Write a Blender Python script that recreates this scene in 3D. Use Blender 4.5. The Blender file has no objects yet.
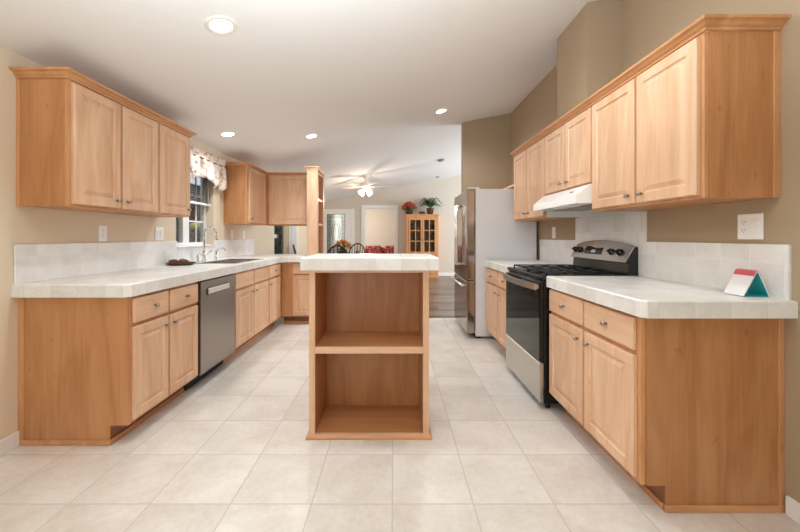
import bpy, bmesh, math, random
from mathutils import Vector, Matrix
random.seed(7)
PI = math.pi
scene = bpy.context.scene
COL = scene.collection

# ------------------------------------------------------------------ camera
cd = bpy.data.cameras.new('camera')
cam = bpy.data.objects.new('camera', cd)
COL.objects.link(cam)
cam.location = (0, 0, 1.2)
cam.rotation_euler = (PI / 2, 0, 0)
cd.sensor_width = 36
cd.lens = 36 * 358 / 800
cd.shift_x = 0.0075
cd.shift_y = -0.0369
cd.clip_start = 0.02
scene.camera = cam

# ------------------------------------------------------------------ world, daylight, exposure
w = bpy.data.worlds.new('sky')
scene.world = w
w.use_nodes = True
bg = w.node_tree.nodes['Background']
bg.inputs[0].default_value = (0.80, 0.90, 1.0, 1)
bg.inputs[1].default_value = 1.0

def area(name, loc, rot, sx, sy, power, color):
    l = bpy.data.lights.new(name, 'AREA')
    l.shape = 'RECTANGLE'; l.size = sx; l.size_y = sy
    l.energy = power; l.color = color
    o = bpy.data.objects.new(name, l)
    o.location = loc; o.rotation_euler = rot
    COL.objects.link(o)
    return o
# daylight through the living room picture window
YB0 = -2.45
area('daylight_picture_window', (5.14, 8.2, 1.5), (0, PI / 2, 0), 1.7, 3.4, 250, (0.78, 0.89, 1.0))
area('unseen_den_light', (-1.95, 12.4, 1.5), (0, -PI / 2, 0), 1.2, 1.2, 50, (1.0, 0.97, 0.92))  # unseen area light in the den, whose walls have no window
area('fill_light_back', (-0.95, YB0 + 0.02, 1.45), (PI / 2, 0, 0), 2.0, 1.3, 34, (0.80, 0.92, 1.0))  # fill light added behind the camera to brighten camera-facing surfaces
# the photographer's flash bounced straight up off the ceiling
area('bounce_flash', (-0.15, 0.80, 1.80), (PI - 0.2, 0, 0), 1.0, 0.4, 50, (0.78, 0.905, 1.0))

scene.view_settings.view_transform = 'Standard'
scene.view_settings.look = 'None'
scene.view_settings.gamma = 1
scene.view_settings.use_curve_mapping = False
scene.view_settings.exposure = 0.07
scene.cycles.use_denoising = True
scene.cycles.max_bounces = 10
scene.cycles.diffuse_bounces = 6
scene.cycles.sample_clamp_indirect = 4
scene.cycles.caustics_reflective = False
scene.cycles.caustics_refractive = False

# ------------------------------------------------------------------ materials
def lin(c):
    return tuple((v / 12.92 if v <= 0.04045 else ((v + 0.055) / 1.055) ** 2.4) for v in [x / 255 for x in c]) + (1,)

class NB:
    """node-tree helper"""
    def __init__(s, name):
        s.m = bpy.data.materials.new(name); s.m.use_nodes = True
        s.t = s.m.node_tree; s.b = s.t.nodes['Principled BSDF']
    def n(s, typ, **kw):
        x = s.t.nodes.new(typ)
        for k, v in kw.items(): setattr(x, k, v)
        return x
    def l(s, a, b): s.t.links.new(a, b)
    def math(s, op, a, b=None, c=None):
        x = s.n('ShaderNodeMath', operation=op)
        for i, v in enumerate((a, b, c)):
            if v is None: continue
            if isinstance(v, (int, float)): x.inputs[i].default_value = v
            else: s.l(v, x.inputs[i])
        return x.outputs[0]
    def mix(s, fac, a, b, bt='MIX'):
        x = s.n('ShaderNodeMix', data_type='RGBA', blend_type=bt)
        for sock, v in ((x.inputs[0], fac), (x.inputs[6], a), (x.inputs[7], b)):
            if isinstance(v, (int, float)): sock.default_value = v
            elif isinstance(v, tuple): sock.default_value = v
            else: s.l(v, sock)
        return x.outputs[2]
    def noise(s, vec, scale, detail=2, rough=0.5, dist=0):
        x = s.n('ShaderNodeTexNoise')
        x.inputs['Scale'].default_value = scale; x.inputs['Detail'].default_value = detail
        x.inputs['Roughness'].default_value = rough; x.inputs['Distortion'].default_value = dist
        if vec is not None: s.l(vec, x.inputs['Vector'])
        return x.outputs['Fac']
    def ramp(s, fac, stops):
        x = s.n('ShaderNodeValToRGB')
        e = x.color_ramp.elements
        while len(e) < len(stops): e.new(0.5)
        for el, (p, c) in zip(e, stops): el.position = p; el.color = c
        s.l(fac, x.inputs[0])
        return x.outputs[0]
    def bump(s, h, strength, dist=0.002):
        x = s.n('ShaderNodeBump'); x.inputs['Strength'].default_value = strength
        x.inputs['Distance'].default_value = dist
        s.l(h, x.inputs['Height']); s.l(x.outputs[0], s.b.inputs['Normal'])
    def set(s, **kw):
        for k, v in kw.items(): s.b.inputs[k.replace('_', ' ')].default_value = v
        return s

def plain(name, rgb, rough=0.5, metal=0.0, nscale=30, var=0.06, bump=0.0, **kw):
    b = NB(name)
    tc = b.n('ShaderNodeTexCoord')
    f = b.noise(tc.outputs['Object'], nscale, 3)
    c = lin(rgb)
    d = tuple(max(0, x * (1 - var)) for x in c[:3]) + (1,)
    e = tuple(min(1, x * (1 + var)) for x in c[:3]) + (1,)
    b.l(b.mix(f, d, e), b.b.inputs['Base Color'])
    b.set(Roughness=rough, Metallic=metal)
    if bump: b.bump(f, bump)
    for k, v in kw.items(): b.b.inputs[k.replace('_', ' ')].default_value = v
    return b.m

def wood(name, light, dark, axis='Z', rough=0.38, s=1.0):
    b = NB(name)
    tc = b.n('ShaderNodeTexCoord'); oi = b.n('ShaderNodeObjectInfo')
    off = b.n('ShaderNodeVectorMath', operation='SCALE'); b.l(oi.outputs['Location'], off.inputs[0]); off.inputs['Scale'].default_value = 3.1
    add = b.n('ShaderNodeVectorMath', operation='ADD'); b.l(tc.outputs['Object'], add.inputs[0]); b.l(off.outputs[0], add.inputs[1])
    def mapped(across, along):
        mp = b.n('ShaderNodeMapping')
        sc = {'X': (along, across, across), 'Y': (across, along, across), 'Z': (across, across, along)}[axis]
        mp.inputs['Scale'].default_value = tuple(v * s for v in sc)
        b.l(add.outputs[0], mp.inputs[0]); return mp.outputs[0]
    broad = b.noise(mapped(8, 1.3), 1.0, 3, 0.55, 0.9)
    fine = b.noise(mapped(90, 3.0), 1.0, 2, 0.6)
    knots = b.noise(mapped(26, 12), 1.0, 1, 0.4)
    f = b.math('ADD', b.math('MULTIPLY', broad, 0.75), b.math('MULTIPLY', fine, 0.25))
    col = b.ramp(f, [(0.30, lin(dark)), (0.62, lin(light))])
    kn = b.ramp(knots, [(0.73, (0, 0, 0, 1)), (0.80, (1, 1, 1, 1))])
    col = b.mix(b.math('MULTIPLY', kn, 0.35), col, tuple(x * 0.6 for x in lin(dark)[:3]) + (1,))
    rv = b.math('ADD', b.math('MULTIPLY', oi.outputs['Random'], 0.10), 0.95)
    hs = b.n('ShaderNodeHueSaturation'); b.l(col, hs.inputs['Color']); b.l(rv, hs.inputs['Value'])
    b.l(hs.outputs[0], b.b.inputs['Base Color'])
    b.set(Roughness=rough)
    b.bump(fine, 0.05, 0.001)
    return b.m

def tiles(name, axes, grout_w, light, dark, grout, rough=0.3, vein=5.0, tilevar=0.5, bump=0.4):
    """world-aligned ceramic tile: axes = [(axis index, size, offset), ...]"""
    b = NB(name)
    geo = b.n('ShaderNodeNewGeometry')
    sep = b.n('ShaderNodeSeparateXYZ'); b.l(geo.outputs['Position'], sep.inputs[0])
    line = None; ids = []
    for (a, size, off) in axes:
        t = b.math('DIVIDE', b.math('SUBTRACT', sep.outputs[a], off), size)
        fr = b.math('FRACT', t)
        d = b.math('MULTIPLY', b.math('MINIMUM', fr, b.math('SUBTRACT', 1.0, fr)), size)
        mr = b.n('ShaderNodeMapRange'); b.l(d, mr.inputs[0])
        mr.inputs[1].default_value = grout_w * 0.35; mr.inputs[2].default_value = grout_w * 0.65
        mr.inputs[3].default_value = 1; mr.inputs[4].default_value = 0
        line = mr.outputs[0] if line is None else b.math('MAXIMUM', line, mr.outputs[0])
        ids.append(b.math('FLOOR', t))
    cmb = b.n('ShaderNodeCombineXYZ')
    for i, x in enumerate(ids): b.l(x, cmb.inputs[i])
    wn = b.n('ShaderNodeTexWhiteNoise'); b.l(cmb.outputs[0], wn.inputs['Vector'])
    sh = b.n('ShaderNodeVectorMath', operation='SCALE'); b.l(wn.outputs['Color'], sh.inputs[0]); sh.inputs['Scale'].default_value = 9
    ad = b.n('ShaderNodeVectorMath', operation='ADD'); b.l(geo.outputs['Position'], ad.inputs[0]); b.l(sh.outputs[0], ad.inputs[1])
    n1 = b.noise(ad.outputs[0], vein, 5, 0.62, 0.3)
    n2 = b.noise(ad.outputs[0], vein * 9, 3, 0.6)
    f = b.math('ADD', b.math('MULTIPLY', n1, 0.7), b.math('MULTIPLY', n2, 0.3))
    f = b.math('ADD', f, b.math('MULTIPLY', b.math('SUBTRACT', wn.outputs['Value'], 0.5), tilevar * 0.45))
    col = b.ramp(f, [(0.32, lin(dark)), (0.62, lin(light))])
    col = b.mix(line, col, lin(grout))
    b.l(col, b.b.inputs['Base Color'])
    b.l(b.math('ADD', b.math('MULTIPLY', line, 0.4), rough), b.b.inputs['Roughness'])
    h = b.math('SUBTRACT', b.math('MULTIPLY', n2, 0.12), line)
    b.bump(h, bump, 0.0015)
    return b.m

def planks(name):
    b = NB(name)
    geo = b.n('ShaderNodeNewGeometry')
    sep = b.n('ShaderNodeSeparateXYZ'); b.l(geo.outputs['Position'], sep.inputs[0])
    t = b.math('DIVIDE', sep.outputs[1], 0.16); row = b.math('FLOOR', t); fr = b.math('FRACT', t)
    wn = b.n('ShaderNodeTexWhiteNoise', noise_dimensions='1D'); b.l(row, wn.inputs['W'])
    tx = b.math('ADD', b.math('DIVIDE', sep.outputs[0], 1.2), b.math('MULTIPLY', wn.outputs['Value'], 5))
    fx = b.math('FRACT', tx)
    c2 = b.n('ShaderNodeCombineXYZ'); b.l(row, c2.inputs[0]); b.l(b.math('FLOOR', tx), c2.inputs[1])
    w2 = b.n('ShaderNodeTexWhiteNoise'); b.l(c2.outputs[0], w2.inputs['Vector'])
    mp = b.n('ShaderNodeMapping'); mp.inputs['Scale'].default_value = (1.5, 22, 1)
    b.l(geo.outputs['Position'], mp.inputs[0])
    g = b.noise(mp.outputs[0], 1.5, 4, 0.6)
    f = b.math('ADD', b.math('MULTIPLY', g, 0.6), b.math('MULTIPLY', w2.outputs['Value'], 0.4))
    col = b.ramp(f, [(0.25, lin((78, 66, 60))), (0.8, lin((150, 132, 122)))])
    ln = b.math('MAXIMUM', b.math('LESS_THAN', fr, 0.02), b.math('LESS_THAN', fx, 0.004))
    b.l(b.mix(ln, col, lin((50, 42, 38))), b.b.inputs['Base Color'])
    b.set(Roughness=0.3)
    return b.m

def brushed(name, rgb, rough=0.28, axis='Z'):
    b = NB(name)
    tc = b.n('ShaderNodeTexCoord'); mp = b.n('ShaderNodeMapping')
    mp.inputs['Scale'].default_value = {'Z': (200, 200, 2), 'Y': (200, 2, 200)}[axis]
    b.l(tc.outputs['Object'], mp.inputs[0])
    f = b.noise(mp.outputs[0], 1.0, 2)
    c = lin(rgb)
    b.l(b.mix(f, tuple(x * 0.93 for x in c[:3]) + (1,), c), b.b.inputs['Base Color'])
    b.l(b.math('ADD', b.math('MULTIPLY', f, 0.08), rough - 0.04), b.b.inputs['Roughness'])
    b.set(Metallic=1.0)
    return b.m

def spotted(name, base, spots, scale=9, lo=0.52, hi=0.58, rough=0.85):
    b = NB(name)
    tc = b.n('ShaderNodeTexCoord')
    n = b.noise(tc.outputs['Object'], scale, 3, 0.6, 0.4)
    n2 = b.noise(tc.outputs['Object'], scale * 2.3, 2, 0.5, 0.2)
    c = b.mix(b.ramp(n, [(lo, (0, 0, 0, 1)), (hi, (1, 1, 1, 1))]), lin(base), lin(spots[0]))
    c = b.mix(b.ramp(n2, [(lo + 0.05, (0, 0, 0, 1)), (hi + 0.05, (1, 1, 1, 1))]), c, lin(spots[1]))
    b.l(c, b.b.inputs['Base Color']); b.set(Roughness=rough)
    return b.m

def emissive(name, rgb, strength):
    b = NB(name)
    b.set(Base_Color=lin(rgb), Emission_Color=lin(rgb), Emission_Strength=strength, Roughness=0.4)
    return b.m

M = {}
M['maple'] = wood('maple_vertical_grain', (229, 189, 154), (206, 157, 118), 'Z')
M['maple_y'] = wood('maple_lengthwise_grain', (229, 189, 154), (206, 157, 118), 'Y')
M['maple_x'] = wood('maple_crosswise_grain', (229, 189, 154), (206, 157, 118), 'X')
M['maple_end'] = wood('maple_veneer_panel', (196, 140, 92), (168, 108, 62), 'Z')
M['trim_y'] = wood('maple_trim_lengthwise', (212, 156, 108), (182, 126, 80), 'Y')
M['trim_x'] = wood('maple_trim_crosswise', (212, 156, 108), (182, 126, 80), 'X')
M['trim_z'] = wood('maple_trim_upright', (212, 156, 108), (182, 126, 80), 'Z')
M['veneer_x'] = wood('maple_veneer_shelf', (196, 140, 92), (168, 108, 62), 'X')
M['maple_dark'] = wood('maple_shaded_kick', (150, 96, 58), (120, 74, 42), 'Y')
M['pine'] = wood('honey_pine', (228, 166, 110), (206, 138, 84), 'Z')
M['walnut'] = wood('dark_walnut', (92, 56, 36), (58, 34, 22), 'Z')
M['wall'] = plain('tan_wall_paint', (226, 208, 182), 0.75, nscale=160, var=0.015, bump=0.08)
M['taupe'] = plain('taupe_wall_paint', (172, 150, 122), 0.75, nscale=160, var=0.015, bump=0.08)
M['far_wall'] = plain('beige_wall_paint', (213, 202, 187), 0.75, nscale=160, var=0.015, bump=0.08)
M['ceiling'] = plain('ceiling_paint', (238, 234, 229), 0.85, nscale=120, var=0.012, bump=0.1)
M['trim'] = plain('white_trim_paint', (240, 238, 234), 0.4, nscale=10, var=0.01)
M['floor'] = tiles('floor_tile', [(0, 0.363, -0.007), (1, 0.363, 1.606)], 0.006, (232, 224, 215), (210, 198, 185), (202, 190, 178), 0.32, 4.0, 0.35)
M['planks'] = planks('grey_wood_planks')
M['counter'] = tiles('counter_tile', [(0, 0.1525, 0.045), (1, 0.1525, 0.03)], 0.004, (241, 239, 234), (223, 218, 209), (226, 221, 213), 0.28, 7.0, 0.55, 0.12)
M['splash'] = tiles('backsplash_tile', [(1, 0.1525, 0.02), (2, 0.15, 0.93)], 0.005, (242, 241, 238), (229, 226, 220), (243, 242, 239), 0.3, 7.0, 0.5, 0.25)
M['steel'] = brushed('brushed_steel', (196, 192, 188), 0.30, 'Z')
M['steel_y'] = brushed('brushed_steel_crosswise', (200, 196, 190), 0.30, 'Y')
M['fridge_steel'] = brushed('polished_fridge_steel', (176, 166, 156), 0.13, 'Z')
M['bar_steel'] = plain('bright_bar_steel', (236, 234, 230), 0.34, 1.0, var=0.02)
M['dish_steel'] = brushed('grey_brushed_steel', (152, 143, 135), 0.3, 'Z')
M['steel_dark'] = brushed('smoky_steel', (150, 144, 138), 0.28, 'Z')
M['chrome'] = plain('chrome', (220, 220, 220), 0.12, 1.0, var=0.02)
M['nickel'] = plain('satin_nickel', (176, 168, 156), 0.3, 1.0, var=0.04)
M['grey_side'] = plain('grey_painted_steel', (228, 228, 230), 0.45, nscale=60, var=0.02)
M['black'] = plain('black_enamel', (16, 15, 15), 0.22, var=0.2)
M['black_glass'] = plain('black_oven_glass', (10, 9, 9), 0.05, var=0.1)
M['iron'] = plain('cast_iron', (26, 26, 27), 0.6, nscale=80, var=0.2)
M['gasket'] = plain('dark_gap', (28, 26, 25), 0.7, var=0.1)
M['white_app'] = plain('white_appliance', (244, 243, 240), 0.3, nscale=8, var=0.01)
M['plate'] = plain('white_plastic', (246, 244, 240), 0.35, nscale=8, var=0.01)
M['slot'] = plain('outlet_slot', (60, 58, 56), 0.6)
M['blind'] = plain('grey_blind', (150, 146, 140), 0.6, var=0.03)
M['valance'] = spotted('valance_fabric', (232, 218, 202), [(196, 172, 150), (160, 130, 112)], 8, 0.54, 0.62)
M['curtain'] = plain('beige_curtain', (204, 190, 160), 0.9, var=0.05)
M['vblind'] = plain('white_vertical_blind', (232, 230, 230), 0.6, var=0.02)
M['lamp'] = emissive('lamp_lens', (255, 244, 226), 9)
M['shade'] = emissive('lit_glass_shade', (255, 236, 205), 3.2)
M['fan_white'] = plain('white_fan_metal', (236, 228, 218), 0.4, var=0.02)
M['fan_blade'] = wood('pale_fan_blade', (238, 226, 212), (224, 208, 190), 'X')
M['floral'] = spotted('red_floral_fabric', (150, 44, 44), [(222, 160, 150), (110, 26, 30)], 16, 0.50, 0.56)
M['leaf'] = plain('green_leaf', (66, 104, 56), 0.55, nscale=14, var=0.35)
M['leaf_dark'] = plain('dark_shrub_leaf', (40, 56, 34), 0.6, nscale=9, var=0.4)
M['yellow_leaf'] = plain('yellow_green_bloom', (232, 234, 112), 0.6, nscale=20, var=0.2)
M['red_petal'] = plain('red_petal', (212, 92, 72), 0.6, nscale=14, var=0.3)
M['orange_petal'] = plain('orange_petal', (238, 170, 112), 0.6, nscale=14, var=0.3)
M['wicker'] = plain('dark_wicker', (84, 58, 40), 0.8, nscale=60, var=0.35, bump=0.5)
M['pinecone'] = plain('brown_pinecone', (128, 88, 62), 0.8, nscale=60, var=0.4, bump=0.5)
M['fence'] = wood('weathered_fence', (84, 78, 72), (56, 52, 48), 'Z', 0.8)
M['soil'] = plain('outdoor_ground', (120, 108, 92), 0.95, nscale=6, var=0.2)
M['teal'] = plain('teal_card', (36, 168, 172), 0.5, var=0.05)
M['pink'] = plain('pink_card', (214, 92, 104), 0.5, nscale=40, var=0.12)
M['paper'] = plain('white_card', (238, 234, 232), 0.5, var=0.02)
M['lead'] = plain('lead_came', (84, 88, 86), 0.5, 0.6)
M['digit'] = emissive('display_digits', (170, 220, 235), 1.2)
b = NB('window_glass'); b.set(Base_Color=(1, 1, 1, 1), Roughness=0.0, IOR=1.45, Transmission_Weight=1.0); b.b.inputs['Specular IOR Level'].default_value = 0.4
M['glass'] = b.m
b = NB('textured_door_glass'); tcn = b.n('ShaderNodeTexCoord'); b.l(b.mix(b.noise(tcn.outputs['Object'], 18, 2), lin((176, 186, 180)), lin((214, 222, 214))), b.b.inputs['Base Color'])
b.set(Roughness=0.35, Transmission_Weight=0.55); M['door_glass'] = b.m

# ------------------------------------------------------------------ geometry helpers (everything in metres, built where it stands)
def bx(bm, x0, x1, y0, y1, z0, z1, bev=0.0, seg=1):
    r = bmesh.ops.create_cube(bm, size=1)
    vs = r['verts']
    for v in vs:
        v.co = Vector(((x0 + x1) / 2 + v.co.x * (x1 - x0), (y0 + y1) / 2 + v.co.y * (y1 - y0), (z0 + z1) / 2 + v.co.z * (z1 - z0)))
    if bev:
        es = list({e for v in vs for e in v.link_edges})
        bmesh.ops.bevel(bm, geom=es, offset=bev, segments=seg, affect='EDGES', profile=0.5)
    return bm

def box(x0, x1, y0, y1, z0, z1, bev=0.0, seg=1):
    return bx(bmesh.new(), x0, x1, y0, y1, z0, z1, bev, seg)

def poly_prism(bm, pts, ax, a0, a1):
    """extrude polygon pts along axis ax ('X','Y','Z') from a0 to a1"""
    def mk(p, a):
        return {'X': (a, p[0], p[1]), 'Y': (p[0], a, p[1]), 'Z': (p[0], p[1], a)}[ax]
    A = [bm.verts.new(mk(p, a0)) for p in pts]; B = [bm.verts.new(mk(p, a1)) for p in pts]
    fs = [bm.faces.new(A), bm.faces.new(B[::-1])]
    n = len(pts)
    for i in range(n): fs.append(bm.faces.new((A[i], B[i], B[(i + 1) % n], A[(i + 1) % n])))
    bmesh.ops.recalc_face_normals(bm, faces=fs)
    return bm

def tube(bm, pts, r, n=8, closed=False, caps=True):
    pts = [Vector(p) for p in pts]; rings = []
    N = len(pts); prev = None
    for i, p in enumerate(pts):
        if closed: d = pts[(i + 1) % N] - pts[i - 1]
        else: d = pts[min(i + 1, N - 1)] - pts[max(i - 1, 0)]
        d.normalize()
        if prev is None:
            a = Vector((0, 0, 1)) if abs(d.z) < 0.9 else Vector((1, 0, 0))
            u = d.cross(a).normalized()
        else:
            u = (prev - d * prev.dot(d)).normalized()
        prev = u; v = d.cross(u)
        rr = r[i] if isinstance(r, (list, tuple)) else r
        rings.append([bm.verts.new(p + (u * math.cos(2 * PI * k / n) + v * math.sin(2 * PI * k / n)) * rr) for k in range(n)])
    fs = []
    for i in range(N if closed else N - 1):
        A, B = rings[i], rings[(i + 1) % N]
        for k in range(n): fs.append(bm.faces.new((A[k], A[(k + 1) % n], B[(k + 1) % n], B[k])))
    if caps and not closed: fs.append(bm.faces.new(rings[0][::-1])); fs.append(bm.faces.new(rings[-1]))
    for f in fs: f.smooth = True
    bmesh.ops.recalc_face_normals(bm, faces=fs)
    return bm

def lathe(bm, prof, origin=(0, 0, 0), axis=(0, 0, 1), n=20):
    """prof = [(radius, height)], revolved about axis through origin"""
    q = Vector((0, 0, 1)).rotation_difference(Vector(axis).normalized())
    o = Vector(origin); rings = []; fs = []
    for (r, h) in prof:
        if r < 1e-6: rings.append([bm.verts.new(o + q @ Vector((0, 0, h)))])
        else: rings.append([bm.verts.new(o + q @ Vector((r * math.cos(2 * PI * k / n), r * math.sin(2 * PI * k / n), h))) for k in range(n)])
    for A, B in zip(rings, rings[1:]):
        for k in range(n):
            a = A[k % len(A)]; a2 = A[(k + 1) % len(A)]; c = B[k % len(B)]; c2 = B[(k + 1) % len(B)]
            vs = []
            for v in (a, a2, c2, c):
                if v not in vs: vs.append(v)
            if len(vs) > 2: fs.append(bm.faces.new(vs))
    for f in fs: f.smooth = True
    bmesh.ops.recalc_face_normals(bm, faces=fs)
    return bm

def blob(bm, c, rx, ry, rz, sub=2, jit=0.0):
    r = bmesh.ops.create_icosphere(bm, subdivisions=sub, radius=1)
    for v in r['verts']:
        k = 1 + random.uniform(-jit, jit)
        v.co = Vector((c[0] + v.co.x * rx * k, c[1] + v.co.y * ry * k, c[2] + v.co.z * rz * k))
    for f in {f for v in r['verts'] for f in v.link_faces}: f.smooth = True
    return bm

def leaf(bm, base, direction, length, width, up=(0, 0, 1)):
    d = Vector(direction).normalized(); s = d.cross(Vector(up))
    if s.length < 1e-3: s = Vector((1, 0, 0))
    s.normalize(); nrm = s.cross(d); b0 = Vector(base)
    pts = [b0, b0 + d * length * 0.45 + s * width / 2 + nrm * length * 0.06, b0 + d * length, b0 + d * length * 0.45 - s * width / 2 + nrm * length * 0.06]
    bm.faces.new([bm.verts.new(p) for p in pts])

ROOT = {}
def T(name, label, cat, loc, group=None, local=False):
    o = bpy.data.objects.new(name, None); COL.objects.link(o)
    o.empty_display_size = 0.1
    o.location = loc
    o['label'] = label; o['category'] = cat
    if group: o['group'] = group
    ROOT[o] = Vector((0, 0, 0)) if local else Vector(loc)
    return o

def part(name, bm, mat, parent, label=None, smooth=False):
    off = ROOT[parent]
    if off.length: bmesh.ops.translate(bm, verts=bm.verts, vec=-off)
    me = bpy.data.meshes.new(name); bm.to_mesh(me); bm.free()
    if smooth:
        for p in me.polygons: p.use_smooth = True
    me.materials.append(M[mat] if isinstance(mat, str) else mat)
    o = bpy.data.objects.new(name, me); COL.objects.link(o); o.parent = parent
    if label: o['label'] = label
    ROOT[o] = off
    return o

def solo(name, bm, mat, label, cat, loc, group=None, local=False):
    if not local: bmesh.ops.translate(bm, verts=bm.verts, vec=-Vector(loc))
    me = bpy.data.meshes.new(name); bm.to_mesh(me); bm.free()
    me.materials.append(M[mat])
    o = bpy.data.objects.new(name, me); COL.objects.link(o); o.location = loc
    o['label'] = label; o['category'] = cat
    if group: o['group'] = group
    ROOT[o] = Vector((0, 0, 0)) if local else Vector(loc)
    return o

def struct(name, bm, mat, parent=None):
    me = bpy.data.meshes.new(name); bm.to_mesh(me); bm.free()
    me.materials.append(M[mat])
    o = bpy.data.objects.new(name, me); COL.objects.link(o)
    if parent: o.parent = parent
    else: o['kind'] = 'structure'
    ROOT[o] = Vector((0, 0, 0))
    return o

def copy_tree(o, parent=None):
    c = o.copy(); COL.objects.link(c)
    if parent: c.parent = parent
    for ch in list(o.children): copy_tree(ch, c)
    return c

def face_map(side, plane):
    if side == '+X': return lambda u, v, w: (plane + w, u, v)
    if side == '-X': return lambda u, v, w: (plane - w, u, v)
    return lambda u, v, w: (u, plane - w, v)

def fbox(m, u0, u1, v0, v1, w0, w1, bev=0.0, bm=None):
    a = m(u0, v0, w0); c = m(u1, v1, w1)
    lo = [min(a[i], c[i]) for i in range(3)]; hi = [max(a[i], c[i]) for i in range(3)]
    return bx(bm or bmesh.new(), lo[0], hi[0], lo[1], hi[1], lo[2], hi[2], bev)

def raised_panel(m, u0, u1, v0, v1, w0=0.001, th=0.02, inset=0.052):
    """a routed, raised-panel cabinet door"""
    bm = bmesh.new()
    levels = [(0.0, w0), (0.0, w0 + th - 0.004), (0.004, w0 + th), (inset, w0 + th), (inset + 0.006, w0 + th - 0.008),
              (inset + 0.014, w0 + th - 0.008), (inset + 0.036, w0 + th - 0.001), (inset + 0.04, w0 + th - 0.001)]
    rings = []
    for (i, wv) in levels:
        rings.append([bm.verts.new(m(*p, wv)) for p in ((u0 + i, v0 + i), (u1 - i, v0 + i), (u1 - i, v1 - i), (u0 + i, v1 - i))])
    for A, B in zip(rings, rings[1:]):
        for k in range(4): bm.faces.new((A[k], A[(k + 1) % 4], B[(k + 1) % 4], B[k]))
    bm.faces.new(rings[-1]); bm.faces.new(rings[0][::-1])
    bmesh.ops.recalc_face_normals(bm, faces=bm.faces)
    return bm

def slab_front(m, u0, u1, v0, v1, w0=0.001, th=0.02):
    return fbox(m, u0, u1, v0, v1, w0, w0 + th, 0.004)

def knob_bm(m, u, v, w0=0.021):
    o = Vector(m(u, v, w0)); d = Vector(m(u, v, w0 + 1)) - o
    return lathe(bmesh.new(), [(0.0, 0), (0.007, 0), (0.0055, 0.010), (0.012, 0.015), (0.0145, 0.019), (0.012, 0.024), (0.0, 0.026)], o, d, 16)

# ------------------------------------------------------------------ the room
XL, XR = -2.16, 1.70
YB, YF = -2.45, 10.9
YP = 5.20                 # wall behind the refrigerator nook
XE = 5.2                  # east wall of the living room
SL = 0.193
XRIDGE = 2.9
def cz(x): return 2.667 + SL * x if x <= XRIDGE else 2.667 + SL * XRIDGE - SL * (x - XRIDGE)

struct('floor', box(XL - 0.14, XE, YB - 0.1, 5.27, -0.08, 0.0), 'floor')
struct('floor_living', box(XL - 0.14, XE, 5.27, 14.2, -0.08, 0.0), 'planks')
bm = bmesh.new()
poly_prism(bm, [(XL - 0.14, cz(XL - 0.14)), (XRIDGE, cz(XRIDGE)), (XE + 0.12, cz(XE + 0.12)), (XE + 0.12, cz(XE + 0.12) + 0.1), (XRIDGE, cz(XRIDGE) + 0.1), (XL - 0.14, cz(XL - 0.14) + 0.1)], 'Y', YB - 0.1, 11.02)
struct('ceiling', bm, 'ceiling')

zL = cz(XL) + 0.02
W1 = (3.546, 4.285, 1.085, 2.06)      # kitchen window hole y0,y1,z0,z1
W2 = (6.46, 7.92, 0.0, 2.05)          # patio door hole
bm = bmesh.new()
def wl(y0, y1, z0, z1): bx(bm, XL - 0.14, XL, y0, y1, z0, z1)
wl(YB, W1[0], 0, zL); wl(W1[0], W1[1], 0, W1[2]); wl(W1[0], W1[1], W1[3], zL)
wl(W1[1], W2[0], 0, zL); wl(W2[0], W2[1], W2[3], zL); wl(W2[1], 11.02, 0, zL)
struct('wall_left', bm, 'wall')
struct('wall_right', box(XR, XR + 0.12, YB, YP, 0, cz(XR) + 0.02), 'taupe')
bm = bmesh.new(); poly_prism(bm, [(1.0, 0), (XR, 0), (XR, cz(XR) + 0.02), (1.0, cz(1.0) + 0.02)], 'Y', YP, YP + 0.12)
struct('wall_nook', bm, 'taupe')
bm = bmesh.new(); poly_prism(bm, [(1.44, 2.146), (XR, 2.146), (XR, cz(XR)), (1.44, cz(1.44))], 'Y', 2.67, 3.16)
struct('wall_chase', bm, 'taupe')
bm = bmesh.new(); poly_prism(bm, [(XR + 0.12, 0), (XE, 0), (XE, cz(XE)), (XRIDGE, cz(XRIDGE)), (XR + 0.12, cz(XR + 0.12))], 'Y', YP, YP + 0.12)
struct('wall_living_south', bm, 'far_wall')
# far wall with front door and cased opening
D1 = (-2.13, -1.29, 0.0, 2.03)
OP = (-0.90, 0.02, 0.0, 2.06)
bm = bmesh.new()
def wf(x0, x1, z0):
    poly_prism(bm, [(x0, z0), (x1, z0), (x1, cz(x1) + 0.02), (x0, cz(x0) + 0.02)], 'Y', YF, YF + 0.12)
wf(XL, D1[0], 0); wf(D1[0], D1[1], D1[3]); wf(D1[1], OP[0], 0); wf(OP[0], OP[1], OP[3]); wf(OP[1], XRIDGE, 0); wf(XRIDGE, XE, 0)
struct('wall_far', bm, 'far_wall')
bm = bmesh.new()
for (y0, y1, z0, z1) in ((YP, 6.5, 0, 2.6), (6.5, 9.9, 0, 0.65), (6.5, 9.9, 2.35, 2.6), (9.9, 11.02, 0, 2.6)): bx(bm, XE, XE + 0.12, y0, y1, z0, z1)
struct('wall_living_east', bm, 'far_wall')
# wall behind the camera, its opening added for the fill light
bm = bmesh.new()
bx(bm, XL, -1.95, YB - 0.1, YB, 0, 3.0); bx(bm, 0.05, XR, YB - 0.1, YB, 0, 3.0); bx(bm, -1.95, 0.05, YB - 0.1, YB, 0, 0.8); bx(bm, -1.95, 0.05, YB - 0.1, YB, 2.1, 3.0)
struct('wall_back', bm, 'wall')
# den beyond the cased opening
bm = bmesh.new()
bx(bm, -2.1, 1.6, 13.9, 14.02, 0, 2.5); bx(bm, -2.1, -2.0, 11.02, 13.9, 0, 2.5); bx(bm, 1.5, 1.6, 11.02, 13.9, 0, 2.5)
struct('wall_den', bm, 'far_wall')
struct('ceiling_den', box(-2.1, 1.6, 11.02, 14.02, 2.5, 2.56), 'ceiling')

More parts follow.
